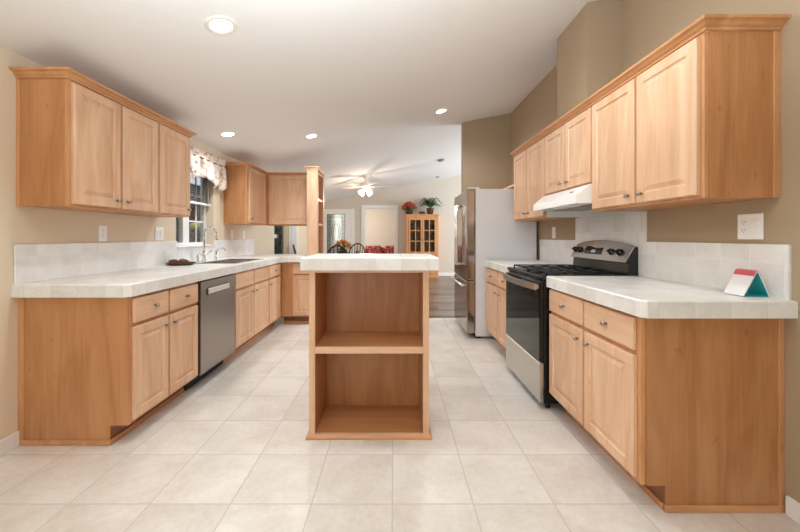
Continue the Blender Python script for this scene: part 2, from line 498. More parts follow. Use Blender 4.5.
# baseboards
def baseboard(name, boxes):
    bm = bmesh.new()
    for b_ in boxes: bx(bm, *b_, 0.004)
    struct(name, bm, 'trim')
baseboard('baseboard_left', [(XL, XL + 0.014, YB, 2.055, 0, 0.085)])
baseboard('baseboard_right', [(XR - 0.014, XR, YB, 1.545, 0, 0.085)])
baseboard('baseboard_far', [(OP[1] + 0.10, XE, YF - 0.014, YF, 0, 0.10), (D1[1] + 0.09, OP[0] - 0.10, YF - 0.014, YF, 0, 0.10)])
baseboard('baseboard_nook', [(1.0, XR, YP - 0.014, YP, 0, 0.09)])
baseboard('baseboard_living_left', [(XL, XL + 0.014, 5.52, W2[0] - 0.08, 0, 0.09), (XL, XL + 0.014, W2[1] + 0.08, YF - 0.02, 0, 0.09)])

# casings
bm = bmesh.new()
cw = 0.095
bx(bm, OP[0] - cw, OP[0], YF - 0.02, YF, 0, OP[3] + cw, 0.004); bx(bm, OP[1], OP[1] + cw, YF - 0.02, YF, 0, OP[3] + cw, 0.004)
bx(bm, OP[0], OP[1], YF - 0.02, YF, OP[3], OP[3] + cw, 0.004)
bx(bm, OP[0], OP[0] + 0.015, YF, YF + 0.12, 0, OP[3]); bx(bm, OP[1] - 0.015, OP[1], YF, YF + 0.12, 0, OP[3]); bx(bm, OP[0], OP[1], YF, YF + 0.12, OP[3] - 0.015, OP[3])
struct('trim_1', bm, 'trim')

# front door: white slab with a leaded oval light
d1 = struct('door_1', (lambda bm: (bx(bm, D1[0], D1[0] + 0.09, YF - 0.01, YF + 0.04, 0, D1[3]), bx(bm, D1[1] - 0.20, D1[1], YF - 0.01, YF + 0.04, 0, D1[3]),
        bx(bm, D1[0] + 0.09, D1[1] - 0.20, YF - 0.01, YF + 0.04, 0, 0.70), bx(bm, D1[0] + 0.09, D1[1] - 0.20, YF - 0.01, YF + 0.04, 1.88, D1[3]), bm)[-1])(bmesh.new()), 'trim')
gx0, gx1 = D1[0] + 0.09, D1[1] - 0.20
struct('glass_pane', box(gx0, gx1, YF + 0.008, YF + 0.02, 0.70, 1.88), 'door_glass', d1)
bm = bmesh.new(); gc = (gx0 + gx1) / 2; gy = YF + 0.003
for (ia, ib) in ((0.012, 0.012), (0.09, 0.09)):
    P = [(gx0 + ia, gy, 0.70 + ib), (gx1 - ia, gy, 0.70 + ib), (gx1 - ia, gy, 1.88 - ib), (gx0 + ia, gy, 1.88 - ib)]
    for a, c in zip(P, P[1:] + P[:1]): tube(bm, [a, c], 0.006, 5)
tube(bm, [(gc + 0.085 * math.cos(t), gy, 1.32 + 0.27 * math.sin(t)) for t in [2 * PI * k / 28 for k in range(28)]], 0.007, 5, True)
tube(bm, [(gc + 0.13 * math.cos(t), gy, 1.32 + 0.36 * math.sin(t)) for t in [2 * PI * k / 28 for k in range(28)]], 0.005, 5, True)
for z in (0.95, 1.29, 1.65): tube(bm, [(gx0, gy, z), (gx0 + 0.10, gy, z)], 0.006, 5); tube(bm, [(gx1 - 0.10, gy, z), (gx1, gy, z)], 0.006, 5)
for z in (0.74, 0.84, 1.05, 1.16, 1.42, 1.53, 1.76):
    for xx in (gx0, gx1 - 0.09): tube(bm, [(xx, gy, z), (xx + 0.09, gy, z + 0.05)], 0.004, 5)
struct('leaded_came', bm, 'lead', d1)
lathe_k = lathe(bmesh.new(), [(0.0, 0), (0.03, 0), (0.03, 0.01), (0.012, 0.02), (0.012, 0.04), (0.028, 0.055), (0.02, 0.075), (0, 0.08)], (D1[1] - 0.07, YF - 0.01, 0.95), (0, -1, 0), 14)
struct('door_knob', lathe_k, 'nickel', d1)
bm = bmesh.new()
bx(bm, D1[1], D1[1] + 0.085, YF - 0.018, YF, 0, D1[3] + 0.02, 0.004); bx(bm, XL + 0.001, D1[0], YF - 0.018, YF, 0, D1[3] + 0.02, 0.003)
struct('trim_2', bm, 'trim')

# kitchen window: white slider with a grid, recessed in the left wall
WX = XL - 0.115
bm = bmesh.new()
y0, y1, z0, z1 = W1
for a in ((y0, y0 + 0.05, z0, z1), (y1 - 0.05, y1, z0, z1), (y0 + 0.05, y1 - 0.05, z0, z0 + 0.05), (y0 + 0.05, y1 - 0.05, z1 - 0.05, z1), (3.81, 3.925, z0 + 0.05, z1 - 0.05)):
    bx(bm, WX - 0.02, WX + 0.03, *a, 0.003)
w1 = struct('window_1', bm, 'trim')
struct('pane', box(WX - 0.006, WX, y0 + 0.05, 3.81, z0 + 0.05, z1 - 0.05), 'glass', w1)
struct('pane', box(WX + 0.004, WX + 0.010, 3.925, y1 - 0.05, z0 + 0.05, z1 - 0.05), 'glass', w1)
bm = bmesh.new()
bx(bm, WX + 0.010, WX + 0.020, 4.075, 4.090, z0 + 0.05, z1 - 0.05)
for z in (1.37, 1.66): bx(bm, WX + 0.0101, WX + 0.0201, 3.925, y1 - 0.05, z - 0.008, z + 0.008)
struct('muntin', bm, 'trim', w1)
struct('window_sill', box(XL - 0.085, XL + 0.02, y0 + 0.001, y1 - 0.001, z0, z0 + 0.018, 0.004), 'trim', w1)
# patio door on the left wall of the dining area
bm = bmesh.new()
y0, y1, z0, z1 = W2
for a in ((y0, y0 + 0.045, z0, z1), (y1 - 0.05, y1, z0, z1), (y0 + 0.045, y1 - 0.05, z1 - 0.06, z1), (y0 + 0.045, y1 - 0.05, 0, 0.05), (7.15, 7.24, 0.05, z1 - 0.06), (y0 + 0.045, 7.15, 1.17, 1.24)):
    bx(bm, XL - 0.09, XL - 0.04, *a, 0.003)
d2 = struct('door_2', bm, 'trim')
struct('pane', box(XL - 0.07, XL - 0.062, y0 + 0.045, 7.15, 0.05, z1 - 0.06), 'glass', d2)
struct('pane', box(XL - 0.07, XL - 0.062, 7.24, y1 - 0.05, 0.05, z1 - 0.06), 'glass', d2)

# outdoors, seen only through the panes
struct('ground', box(-9, XL - 0.14, -3, 18, -0.3, -0.15), 'soil')
t = T('garden_fence', 'weathered dark plank fence outside the kitchen window', 'fence', (-4.2, 5.2, -0.15))
bm = bmesh.new()
for k in range(110): bx(bm, -4.23, -4.20, 1.2 + k * 0.15, 1.2 + k * 0.15 + 0.142, -0.15, 2.3)
part('fence_boards', bm, 'fence', t)
bm = bmesh.new(); bx(bm, -4.20, -4.15, 1.2, 17.7, 0.3, 0.4); bx(bm, -4.20, -4.15, 1.2, 17.7, 1.8, 1.9); part('rail', bm, 'fence', t)
def shrub(loc, r, h, mat, label, n=700, blooms=None):
    t = T('garden_shrub', label, 'shrub', loc)
    bm = bmesh.new()
    for k in range(n):
        a = random.uniform(0, 2 * PI); z = random.uniform(0.1, 1) * h; rr = r * math.sqrt(random.random()) * (1.1 - 0.6 * abs(z / h - 0.5))
        p = Vector(loc) + Vector((rr * math.cos(a), rr * math.sin(a), z))
        leaf(bm, p, (math.cos(a) + random.uniform(-.6, .6), math.sin(a) + random.uniform(-.6, .6), random.uniform(-.4, .9)), 0.09, 0.05)
    part('foliage', bm, mat, t)
    bm = bmesh.new()
    for k in range(5):
        a = k * 1.26; tube(bm, [loc, (loc[0] + r * .4 * math.cos(a), loc[1] + r * .4 * math.sin(a), loc[2] + h * .7)], [0.02, 0.006], 6)
    part('stem', bm, 'wicker', t)
    if blooms:
        bm = bmesh.new()
        for (dx, dy, dz, rr) in blooms: blob(bm, (loc[0] + dx, loc[1] + dy, loc[2] + dz), rr, rr * 1.5, rr * .6, 2, 0.18)
        part('bloom', bm, 'yellow_leaf', t, 'yellow green bloom')
shrub((-3.3, 5.35, -0.15), 0.55, 1.75, 'leaf_dark', 'dark green bush outside the kitchen window with a yellow bloom', 900, [(0.52, -0.20, 1.50, 0.12)])
shrub((-3.35, 10.0, -0.15), 0.6, 1.6, 'leaf_dark', 'dark green bush outside the dining patio door')

# ------------------------------------------------------------------ cabinets
def cabinet(name, label, side, plane, depth, u0, u1, v0, v1, fronts, group, kick=0.0, end_lo=None, end_strip=True, carcass_top=None, tall_mat='maple_end'):
    """fronts: ('door'|'drawer', u0, u1, v0, v1, knob_u, knob_v or None)"""
    m = face_map(side, plane)
    c = m((u0 + u1) / 2, v0 if not kick else 0.0, -depth / 2)
    t = T(name, label, 'cabinet', c, group)
    bm = fbox(m, u0, u1, v0, carcass_top or v1, -depth, -0.018)
    if carcass_top: fbox(m, u0, u0 + 0.018, carcass_top, v1, -depth, -0.018, 0, bm); fbox(m, u1 - 0.018, u1, carcass_top, v1, -depth, -0.018, 0, bm)
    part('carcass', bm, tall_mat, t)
    part('face_frame', fbox(m, u0, u1, v0, v1, -0.018, 0.0, 0.001), 'trim_z', t)  # darker trim tone puts the shadow between doors into the frame colour
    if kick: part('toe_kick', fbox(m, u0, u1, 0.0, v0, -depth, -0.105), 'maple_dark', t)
    for f in fronts:
        kind, a, b_, c_, d_, ku, kv = f
        if kind == 'door': o = part('door', raised_panel(m, a, b_, c_, d_), 'maple', t)
        else: o = part('drawer', slab_front(m, a, b_, c_, d_), 'maple_y' if side != '-Y' else 'maple_x', t)
        if ku is not None: part('knob', knob_bm(m, ku, kv), 'nickel', o, 'satin nickel knob')
    return t, m

XFL = -1.529          # left base face frame
ZB, ZT = 0.112, 0.853
DZ0, DZ1, RZ0, RZ1 = 0.132, 0.672, 0.695, 0.838
dep = XFL - XL
gb = 'base cabinets along the left wall'
t, m = cabinet('base_cabinet', 'maple base cabinet at the near end of the left run, left of the dishwasher', '+X', XFL, dep, 2.066, 2.772, ZB, ZT, [
    ('drawer', 2.085, 2.398, RZ0, RZ1, 2.26, 0.768), ('drawer', 2.418, 2.757, RZ0, RZ1, 2.60, 0.768),
    ('door', 2.085, 2.398, DZ0, DZ1, 2.365, 0.615), ('door', 2.418, 2.757, DZ0, DZ1, 2.455, 0.615)], gb, 0.1)
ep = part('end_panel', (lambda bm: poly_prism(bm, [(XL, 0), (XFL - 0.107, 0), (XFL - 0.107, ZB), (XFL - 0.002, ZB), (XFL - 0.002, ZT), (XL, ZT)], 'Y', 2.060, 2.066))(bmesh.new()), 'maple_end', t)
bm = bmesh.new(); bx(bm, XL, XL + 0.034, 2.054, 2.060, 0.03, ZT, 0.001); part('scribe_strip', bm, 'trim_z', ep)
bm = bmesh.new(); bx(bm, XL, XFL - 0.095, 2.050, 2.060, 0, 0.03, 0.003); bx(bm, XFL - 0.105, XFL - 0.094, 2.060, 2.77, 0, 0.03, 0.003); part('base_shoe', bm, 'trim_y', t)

t, m = cabinet('sink_cabinet', 'maple sink base cabinet to the right of the dishwasher under the faucet', '+X', XFL, dep, 3.400, 4.325, ZB, ZT, [
    ('drawer', 3.418, 3.852, RZ0, RZ1, None, None), ('drawer', 3.872, 4.312, RZ0, RZ1, None, None),
    ('door', 3.418, 3.852, DZ0, DZ1, 3.815, 0.615), ('door', 3.872, 4.312, DZ0, DZ1, 3.91, 0.615)], gb, 0.1, carcass_top=0.74)
part('base_shoe', box(XFL - 0.105, XFL - 0.094, 3.402, 4.323, 0, 0.03, 0.003), 'trim_y', t)
t, m = cabinet('base_cabinet', 'narrow maple base cabinet in the far left corner beside the sink cabinet', '+X', XFL, dep, 4.325, 4.8695, ZB, ZT, [
    ('drawer', 4.338, 4.755, RZ0, RZ1, 4.545, 0.768), ('door', 4.338, 4.755, DZ0, DZ1, 4.375, 0.615)], gb, 0.1)
part('base_shoe', box(XFL - 0.105, XFL - 0.094, 4.327, 4.868, 0, 0.03, 0.003), 'trim_y', t)
t, m = cabinet('peninsula_cabinet', 'maple peninsula base cabinet facing the camera behind the island', '-Y', 4.87, 0.60, XFL + 0.001, -1.045, ZB, ZT, [
    ('drawer', -1.372, -1.065, RZ0, RZ1, -1.22, 0.768), ('door', -1.372, -1.065, DZ0, DZ1, -1.10, 0.615)], gb, 0.1)
part('base_shoe', box(XFL + 0.001, -1.045, 4.963, 4.974, 0, 0.03, 0.003), 'trim_x', t)

# dishwasher
t = T('dishwasher', 'stainless steel dishwasher built in between two left base cabinets', 'dishwasher', (-1.83, 3.086, 0))
part('tub', box(XL + 0.02, XFL - 0.01, 2.776, 3.396, 0.11, 0.845), 'gasket', t)
part('kick_plate', box(XFL - 0.12, XFL - 0.09, 2.780, 3.392, 0.0, 0.108), 'gasket', t, 'black kick plate')
dd = part('door', box(XFL - 0.009, XFL + 0.026, 2.786, 3.388, 0.115, 0.843, 0.004), 'dish_steel', t)
bm = bmesh.new(); bx(bm, XFL + 0.026, XFL + 0.0275, 2.787, 3.387, 0.70, 0.842); part('control_strip', bm, 'dish_steel', dd)
bm = bmesh.new(); bx(bm, XFL + 0.0276, XFL + 0.031, 2.875, 3.235, 0.728, 0.786, 0.001); part('pocket', bm, 'gasket', dd)
bm = bmesh.new(); bx(bm, XFL + 0.031, XFL + 0.045, 2.872, 3.238, 0.735, 0.783, 0.006, 1); part('handle', bm, 'bar_steel', dd, 'bright steel pocket handle')

# uppers on the left wall
XUL = -1.87; ud = XUL - XL
UZ0, UZ1 = 1.375, 2.105
gu = 'wall cabinets on the left side'
t, m = cabinet('wall_cabinet', 'two-door maple wall cabinet at the near end of the left wall', '+X', XUL, ud, 2.05, 2.822, UZ0, UZ1, [
    ('door', 2.072, 2.425, UZ0 + 0.014, UZ1 - 0.012, 2.39, UZ0 + 0.065), ('door', 2.447, 2.812, UZ0 + 0.014, UZ1 - 0.012, 2.485, UZ0 + 0.065)], gu)
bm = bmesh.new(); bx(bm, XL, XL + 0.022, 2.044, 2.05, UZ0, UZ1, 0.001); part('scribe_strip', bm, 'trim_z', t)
t, m = cabinet('wall_cabinet', 'single-door maple wall cabinet left of the kitchen window', '+X', XUL, ud, 2.822, 3.27, UZ0, UZ1, [
    ('door', 2.835, 3.252, UZ0 + 0.014, UZ1 - 0.012, 3.215, UZ0 + 0.065)], gu)
t, m = cabinet('wall_cabinet', 'single-door maple wall cabinet right of the kitchen window', '+X', XUL, ud, 4.54, 5.2545, UZ0 - 0.012, UZ1, [
    ('door', 4.60, 5.165, UZ0 + 0.004, UZ1 - 0.012, 4.645, UZ0 + 0.055)], gu)
t, m = cabinet('wall_cabinet', 'square-door maple wall cabinet hanging over the peninsula', '-Y', 5.255, 0.30, XUL - 0.0, -1.195, UZ0 - 0.012, UZ1, [
    ('door', -1.83, -1.235, UZ0 + 0.004, UZ1 - 0.012, -1.27, UZ0 + 0.055)], gu)

def crown_profile(w):   # (outward, height) of the stepped cove
    return [(0, 0), (0.010, 0), (0.012, 0.012), (0.020, 0.016), (0.028, 0.028), (0.044, 0.034), (0.046, 0.046), (0, 0.046)]
def sweep(bm, path, prof, left=True):
    """sweep (outward,height) profile along an XY path with mitred corners; outward = right side of travel (or left)"""
    P = [Vector((p[0], p[1])) for p in path]; z = path[0][2]; rings = []
    for i, p in enumerate(P):
        dirs = []
        if i > 0: dirs.append((p - P[i - 1]).normalized())
        if i < len(P) - 1: dirs.append((P[i + 1] - p).normalized())
        ns = [Vector((d.y, -d.x)) if not left else Vector((-d.y, d.x)) for d in dirs]
        if len(ns) == 1: mit = ns[0]
        else:
            mit = (ns[0] + ns[1]).normalized(); mit = mit / mit.dot(ns[0])
        rings.append([bm.verts.new((p.x + mit.x * o, p.y + mit.y * o, z + h)) for (o, h) in prof])
    fs = []
    n = len(prof)
    for A, B in zip(rings, rings[1:]):
        for k in range(n): fs.append(bm.faces.new((A[k], A[(k + 1) % n], B[(k + 1) % n], B[k])))
    fs.append(bm.faces.new(rings[0])); fs.append(bm.faces.new(rings[-1][::-1]))
    bmesh.ops.recalc_face_normals(bm, faces=fs)
    return bm
CZ = UZ1 + 0.0
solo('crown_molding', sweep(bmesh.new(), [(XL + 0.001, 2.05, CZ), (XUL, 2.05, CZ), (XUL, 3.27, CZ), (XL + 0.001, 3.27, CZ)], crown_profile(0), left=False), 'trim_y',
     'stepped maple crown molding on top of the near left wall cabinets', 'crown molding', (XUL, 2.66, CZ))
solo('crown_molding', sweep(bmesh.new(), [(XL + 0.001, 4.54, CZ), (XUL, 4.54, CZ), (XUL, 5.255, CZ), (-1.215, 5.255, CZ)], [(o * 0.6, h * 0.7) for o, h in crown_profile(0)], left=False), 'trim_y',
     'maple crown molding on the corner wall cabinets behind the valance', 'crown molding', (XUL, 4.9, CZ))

# open shelf tower on the peninsula
tx0, tx1, ty0, ty1 = -1.193, -1.056, 4.90, 5.34
t = T('shelf_tower', 'tall narrow maple shelf tower standing on the end of the peninsula', 'shelf', (-1.125, 5.12, 0.931))
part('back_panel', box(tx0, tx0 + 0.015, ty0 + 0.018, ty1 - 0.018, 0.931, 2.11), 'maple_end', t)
part('side_panel', box(tx0, tx1, ty0, ty0 + 0.018, 0.931, 2.11), 'maple', t)
part('side_panel', box(tx0, tx1, ty1 - 0.018, ty1, 0.931, 2.11), 'maple', t)
for z in (0.931, 1.355, 1.70, 2.07): part('shelf', box(tx0 + 0.015, tx1 - 0.001, ty0 + 0.018, ty1 - 0.018, z, z + 0.03), 'maple_y', t)
bm = bmesh.new(); bx(bm, tx1, tx1 + 0.012, ty0, ty0 + 0.045, 0.931, 2.11); bx(bm, tx1, tx1 + 0.012, ty1 - 0.045, ty1, 0.931, 2.11); part('face_frame', bm, 'maple', t)
part('crown', sweep(bmesh.new(), [(tx0, 5.245, 2.11), (tx0, ty0, 2.11), (tx1 + 0.012, ty0, 2.11), (tx1 + 0.012, ty1, 2.11)], [(o * 0.7, h) for o, h in crown_profile(0)], left=False), 'maple_y', t)
# (crown top)
part('top_board', box(tx0, tx1 + 0.012, ty0, ty1, 2.11, 2.15), 'maple_y', t)

# worktops
CT0, CT1 = 0.855, 0.93
SK = (-1.95, -1.575, 3.56, 4.28)
bm = bmesh.new()
def plate_with_hole(bm, outer, hole, z0, z1, bev):
    """L-shaped tiled slab with a rectangular sink cut-out"""
    X0, X1, Y0, Y1 = outer
    outl = [(XL + 0.001, 2.02), (-1.53, 2.02), (-1.50, 2.05), (-1.50, 4.72), (-1.44, 4.80), (-1.03, 4.80), (-1.03, 5.50), (XL + 0.001, 5.50)]
    hl = [(hole[0], hole[2]), (hole[1], hole[2]), (hole[1], hole[3]), (hole[0], hole[3])]
    for z in (z0, z1):
        ov = [bm.verts.new((p[0], p[1], z)) for p in outl]; hv = [bm.verts.new((p[0], p[1], z)) for p in hl]
        es = [bm.edges.new((ov[i], ov[(i + 1) % len(ov)])) for i in range(len(ov))] + [bm.edges.new((hv[i], hv[(i + 1) % 4])) for i in range(4)]
        bmesh.ops.triangle_fill(bm, use_beauty=True, edges=es)
        if z == z0: lo = (ov, hv)
        else: hi = (ov, hv)
    for a, c in zip(lo, hi):
        n = len(a)
        for i in range(n): bm.faces.new((a[i], a[(i + 1) % n], c[(i + 1) % n], c[i]))
    bmesh.ops.recalc_face_normals(bm, faces=bm.faces)
    es = [e for e in bm.edges if all(abs(v.co.z - z1) < 1e-5 for v in e.verts) and len(e.link_faces) == 2 and any(abs(f.normal.z) < 0.1 for f in e.link_faces)]
    es = [e for e in es if all(v in hi[0] for v in e.verts)]
    bmesh.ops.bevel(bm, geom=es, offset=bev, segments=3, affect='EDGES', profile=0.5)
plate_with_hole(bm, (0, 0, 0, 0), SK, CT0, CT1, 0.010)
solo('countertop', bm, 'counter', 'long cream tiled countertop on the left run with the sink in it', 'countertop', (-1.83, 3.6, CT0))
# right worktops
def slab(bm, x0, x1, y0, y1, z0, z1, rcorner=None):
    if rcorner: pts = [(x0 + rcorner, y0), (x1, y0), (x1, y1), (x0, y1), (x0, y0 + rcorner)]
    else: pts = [(x0, y0), (x1, y0), (x1, y1), (x0, y1)]
    poly_prism(bm, pts, 'Z', z0, z1)
    es = [e for e in bm.edges if all(abs(v.co.z - z1) < 1e-5 for v in e.verts)]
    bmesh.ops.bevel(bm, geom=es, offset=0.010, segments=3, affect='EDGES', profile=0.5)
    return bm
solo('countertop', slab(bmesh.new(), 1.048, XR - 0.001, 1.506, 2.462, CT0, CT1, 0.02), 'counter', 'cream tiled countertop on the near right cabinet holding the small tent calendar', 'countertop', (1.37, 1.98, CT0))
solo('countertop', slab(bmesh.new(), 1.048, XR - 0.001, 3.238, 4.155, CT0, CT1), 'counter', 'cream tiled countertop between the stove and the refrigerator', 'countertop', (1.37, 3.7, CT0))

# backsplashes
bm = bmesh.new()
for (a, c, e) in ((2.03, W1[0], 1.155), (W1[0], W1[1], W1[2] - 0.002), (W1[1], 5.50, 1.155)): bx(bm, XL + 0.001, XL + 0.013, a, c, CT1, e, 0.002)
solo('tile_backsplash', bm, 'splash', 'low cream tile backsplash along the left wall', 'backsplash', (XL, 3.7, CT1))
bm = bmesh.new()
for (a, c, e) in ((1.53, 2.403, 1.165), (2.403, 2.4625, 1.37), (2.4625, 3.2295, 1.562), (3.2295, 3.33, 1.37), (3.33, 4.15, 1.165)): bx(bm, XR - 0.013, XR - 0.001, a, c, CT1, e)
solo('tile_backsplash', bm, 'splash', 'cream tile backsplash on the right wall rising full height behind the stove', 'backsplash', (XR, 2.8, CT1))

# right base cabinets
XFR = 1.081; rdep = XR - XFR
gr_ = 'base cabinets on the right side'
t, m = cabinet('base_cabinet', 'maple base cabinet at the near right with its end panel toward the camera', '-X', XFR, rdep, 1.568, 2.462, ZB, ZT, [
    ('drawer', 1.590, 2.000, RZ0, RZ1, 1.79, 0.765), ('drawer', 2.020, 2.448, RZ0, RZ1, 2.235, 0.765),
    ('door', 1.590, 2.000, DZ0, DZ1, 1.955, 0.612), ('door', 2.020, 2.448, DZ0, DZ1, 2.065, 0.612)], gr_, 0.1)
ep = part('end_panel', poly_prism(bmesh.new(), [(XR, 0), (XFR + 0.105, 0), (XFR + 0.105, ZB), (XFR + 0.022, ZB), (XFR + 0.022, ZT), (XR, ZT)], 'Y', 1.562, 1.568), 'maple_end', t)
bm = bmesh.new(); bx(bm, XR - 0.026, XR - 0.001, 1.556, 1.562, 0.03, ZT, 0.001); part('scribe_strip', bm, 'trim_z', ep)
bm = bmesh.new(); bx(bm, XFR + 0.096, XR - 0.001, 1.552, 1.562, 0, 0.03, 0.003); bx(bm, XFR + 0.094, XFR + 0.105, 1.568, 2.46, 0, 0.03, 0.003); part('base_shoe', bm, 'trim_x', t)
t, m = cabinet('base_cabinet', 'maple base cabinet tucked between the stove and the refrigerator', '-X', XFR, rdep, 3.24, 4.148, ZB, ZT, [
    ('drawer', 3.255, 3.65, RZ0, RZ1, 3.45, 0.765), ('drawer', 3.67, 4.125, RZ0, RZ1, 3.90, 0.765),
    ('door', 3.255, 3.65, DZ0, DZ1, 3.61, 0.612), ('door', 3.67, 4.125, DZ0, DZ1, 3.715, 0.612)], gr_, 0.1)
part('base_shoe', box(XFR + 0.094, XFR + 0.105, 3.242, 4.146, 0, 0.03, 0.003), 'trim_y', t)

# right wall cabinets
XUR = 1.373; urd = XR - XUR
gq = 'wall cabinets on the right side'
t, m = cabinet('wall_cabinet', 'two-door maple wall cabinet at the near right above the tent calendar', '-X', XUR, urd, 1.584, 2.462, 1.372, UZ1, [
    ('door', 1.604, 2.000, 1.386, UZ1 - 0.012, 1.955, 1.435), ('door', 2.020, 2.448, 1.386, UZ1 - 0.012, 2.065, 1.435)], gq)
bm = bmesh.new(); bx(bm, XUR + 0.022, XR - 0.001, 1.578, 1.584, 1.372, UZ1); ep = part('end_panel', bm, 'maple_end', t)
bm = bmesh.new(); bx(bm, XR - 0.03, XR - 0.001, 1.572, 1.578, 1.372, UZ1, 0.001); part('scribe_strip', bm, 'trim_z', ep)
t, m = cabinet('wall_cabinet', 'short two-door maple wall cabinet above the white range hood', '-X', XUR, urd, 2.462, 3.23, 1.563, UZ1, [
    ('door', 2.475, 2.838, 1.577, UZ1 - 0.012, 2.795, 1.625), ('door', 2.858, 3.215, 1.577, UZ1 - 0.012, 2.90, 1.625)], gq)
t, m = cabinet('wall_cabinet', 'two-door maple wall cabinet next to the refrigerator', '-X', XUR, urd, 3.23, 4.06, 1.372, UZ1, [
    ('door', 3.245, 3.640, 1.386, UZ1 - 0.012, 3.60, 1.435), ('door', 3.660, 4.045, 1.386, UZ1 - 0.012, 3.70, 1.435)], gq)
part('side_panel', box(XUR + 0.004, XR - 0.002, 3.2265, 3.2295, 1.3725, 1.428), 'white_app', t, 'pale unfinished side under the hood')
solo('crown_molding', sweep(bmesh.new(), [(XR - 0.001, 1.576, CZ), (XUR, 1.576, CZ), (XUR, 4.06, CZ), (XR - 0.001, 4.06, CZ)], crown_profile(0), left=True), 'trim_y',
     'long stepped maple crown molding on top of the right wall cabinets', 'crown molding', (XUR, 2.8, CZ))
t = T('shelf_board', 'thin maple shelf board on the wall above the refrigerator', 'shelf', (1.54, 4.63, 1.785))
part('board', box(1.38, XR, 4.065, 5.19, 1.785, 1.803), 'maple_y', t)
part('cleat', box(1.66, XR, 4.065, 5.19, 1.803, 1.84), 'maple_y', t)

# ------------------------------------------------------------------ island
ix0, ix1, iy0, iy1 = -0.505, 0.208, 2.125, 2.50
t = T('kitchen_island', 'open maple island shelf unit standing in the middle of the floor', 'island', (-0.15, 2.3, 0))
IT = 1.003
for (a, c) in ((ix0, ix0 + 0.036), (ix1 - 0.036, ix1)):
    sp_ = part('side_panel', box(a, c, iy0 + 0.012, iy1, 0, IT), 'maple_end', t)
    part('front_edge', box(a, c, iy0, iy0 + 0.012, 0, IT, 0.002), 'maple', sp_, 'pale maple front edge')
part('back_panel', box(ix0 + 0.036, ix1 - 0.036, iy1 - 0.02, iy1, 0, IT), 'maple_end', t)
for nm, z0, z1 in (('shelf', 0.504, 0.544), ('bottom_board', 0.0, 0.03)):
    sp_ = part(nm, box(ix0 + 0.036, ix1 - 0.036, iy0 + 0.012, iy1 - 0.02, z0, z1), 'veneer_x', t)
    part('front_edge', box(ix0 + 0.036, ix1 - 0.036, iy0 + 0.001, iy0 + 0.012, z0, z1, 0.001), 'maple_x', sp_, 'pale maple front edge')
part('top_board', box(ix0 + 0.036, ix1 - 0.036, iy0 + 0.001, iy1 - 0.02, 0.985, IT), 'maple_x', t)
bm = sweep(bmesh.new(), [(ix0, iy1, 0), (ix0, iy0, 0), (ix1, iy0, 0), (ix1, iy1, 0)], [(0, 0), (0.016, 0), (0.016, 0.012), (0.011, 0.022), (0.004, 0.028), (0, 0.030)], left=False)
part('base_molding', bm, 'trim_x', t)
solo('island_countertop', slab(bmesh.new(), -0.545, 0.262, 2.08, 2.56, IT, 1.078), 'counter', 'thick white tiled countertop on the island shelf unit', 'countertop', (-0.14, 2.32, IT))

# ------------------------------------------------------------------ sink and faucets
t = T('kitchen_sink', 'stainless drop-in sink set in the left countertop', 'sink', (-1.76, 3.92, CT1))
bm = bmesh.new()
x0, x1, y0, y1 = SK; r_ = 0.02
bx(bm, x0 - r_, x1 + r_, y0 - r_, y0 + 0.004, CT1, CT1 + 0.005, 0.001); bx(bm, x0 - r_, x1 + r_, y1 - 0.004, y1 + r_, CT1, CT1 + 0.005, 0.001)
bx(bm, x0 - r_, x0 + 0.004, y0 + 0.004, y1 - 0.004, CT1, CT1 + 0.005, 0.001); bx(bm, x1 - 0.004, x1 + r_, y0 + 0.004, y1 - 0.004, CT1, CT1 + 0.005, 0.001)
bx(bm, x0 + 0.004, x1 - 0.004, 3.91, 3.93, CT1 - 0.02, CT1 + 0.002, 0.002)
part('rim', bm, 'steel_y', t)
def basin(y0, y1):
    bm = bmesh.new(); zb = 0.76
    a = [(x0 + .004, y0), (x1 - .004, y0), (x1 - .004, y1), (x0 + .004, y1)]; c = [(x0 + .03, y0 + .025), (x1 - .03, y0 + .025), (x1 - .03, y1 - .025), (x0 + .03, y1 - .025)]
    A = [bm.verts.new((p[0], p[1], CT1 + 0.001)) for p in a]; B = [bm.verts.new((p[0], p[1], zb)) for p in c]
    for i in range(4): bm.faces.new((A[i], A[(i + 1) % 4], B[(i + 1) % 4], B[i]))
    bm.faces.new(B); return bm
for (a, c) in ((y0 + 0.004, 3.91), (3.93, y1 - 0.004)):
    bo = part('basin', basin(a, c), 'steel_dark', t)
    part('drain', lathe(bmesh.new(), [(0, 0.002), (0.03, 0.003), (0.04, 0.0)], ((x0 + x1) / 2, (a + c) / 2, 0.761), (0, 0, 1), 16), 'chrome', bo)

fx, fy = -2.05, 3.86
t = T('gooseneck_faucet', 'tall chrome gooseneck faucet behind the sink under the window', 'faucet', (fx, fy, CT1))
part('base', lathe(bmesh.new(), [(0, 0), (0.030, 0), (0.028, 0.012), (0.018, 0.03), (0.017, 0.09), (0.013, 0.11)], (fx, fy, CT1), (0, 0, 1), 16), 'chrome', t)
pts = [(fx, fy, CT1 + 0.10), (fx, fy, CT1 + 0.30)]
for k in range(1, 13):
    a = PI - PI * k / 12
    pts.append((fx + 0.066 + 0.066 * math.cos(a), fy, CT1 + 0.30 + 0.066 * math.sin(a)))
pts.append((fx + 0.132, fy + 0.0, CT1 + 0.265))
sp = part('spout', tube(bmesh.new(), pts, 0.0115, 10), 'chrome', t)
part('spray_tip', tube(bmesh.new(), [(fx + 0.132, fy, CT1 + 0.268), (fx + 0.134, fy, CT1 + 0.232)], [0.013, 0.016], 12), 'chrome', sp)
part('lever', tube(bmesh.new(), [(fx, fy, CT1 + 0.07), (fx + 0.02, fy + 0.05, CT1 + 0.085), (fx + 0.035, fy + 0.10, CT1 + 0.115)], [0.009, 0.007, 0.006], 8), 'chrome', t)
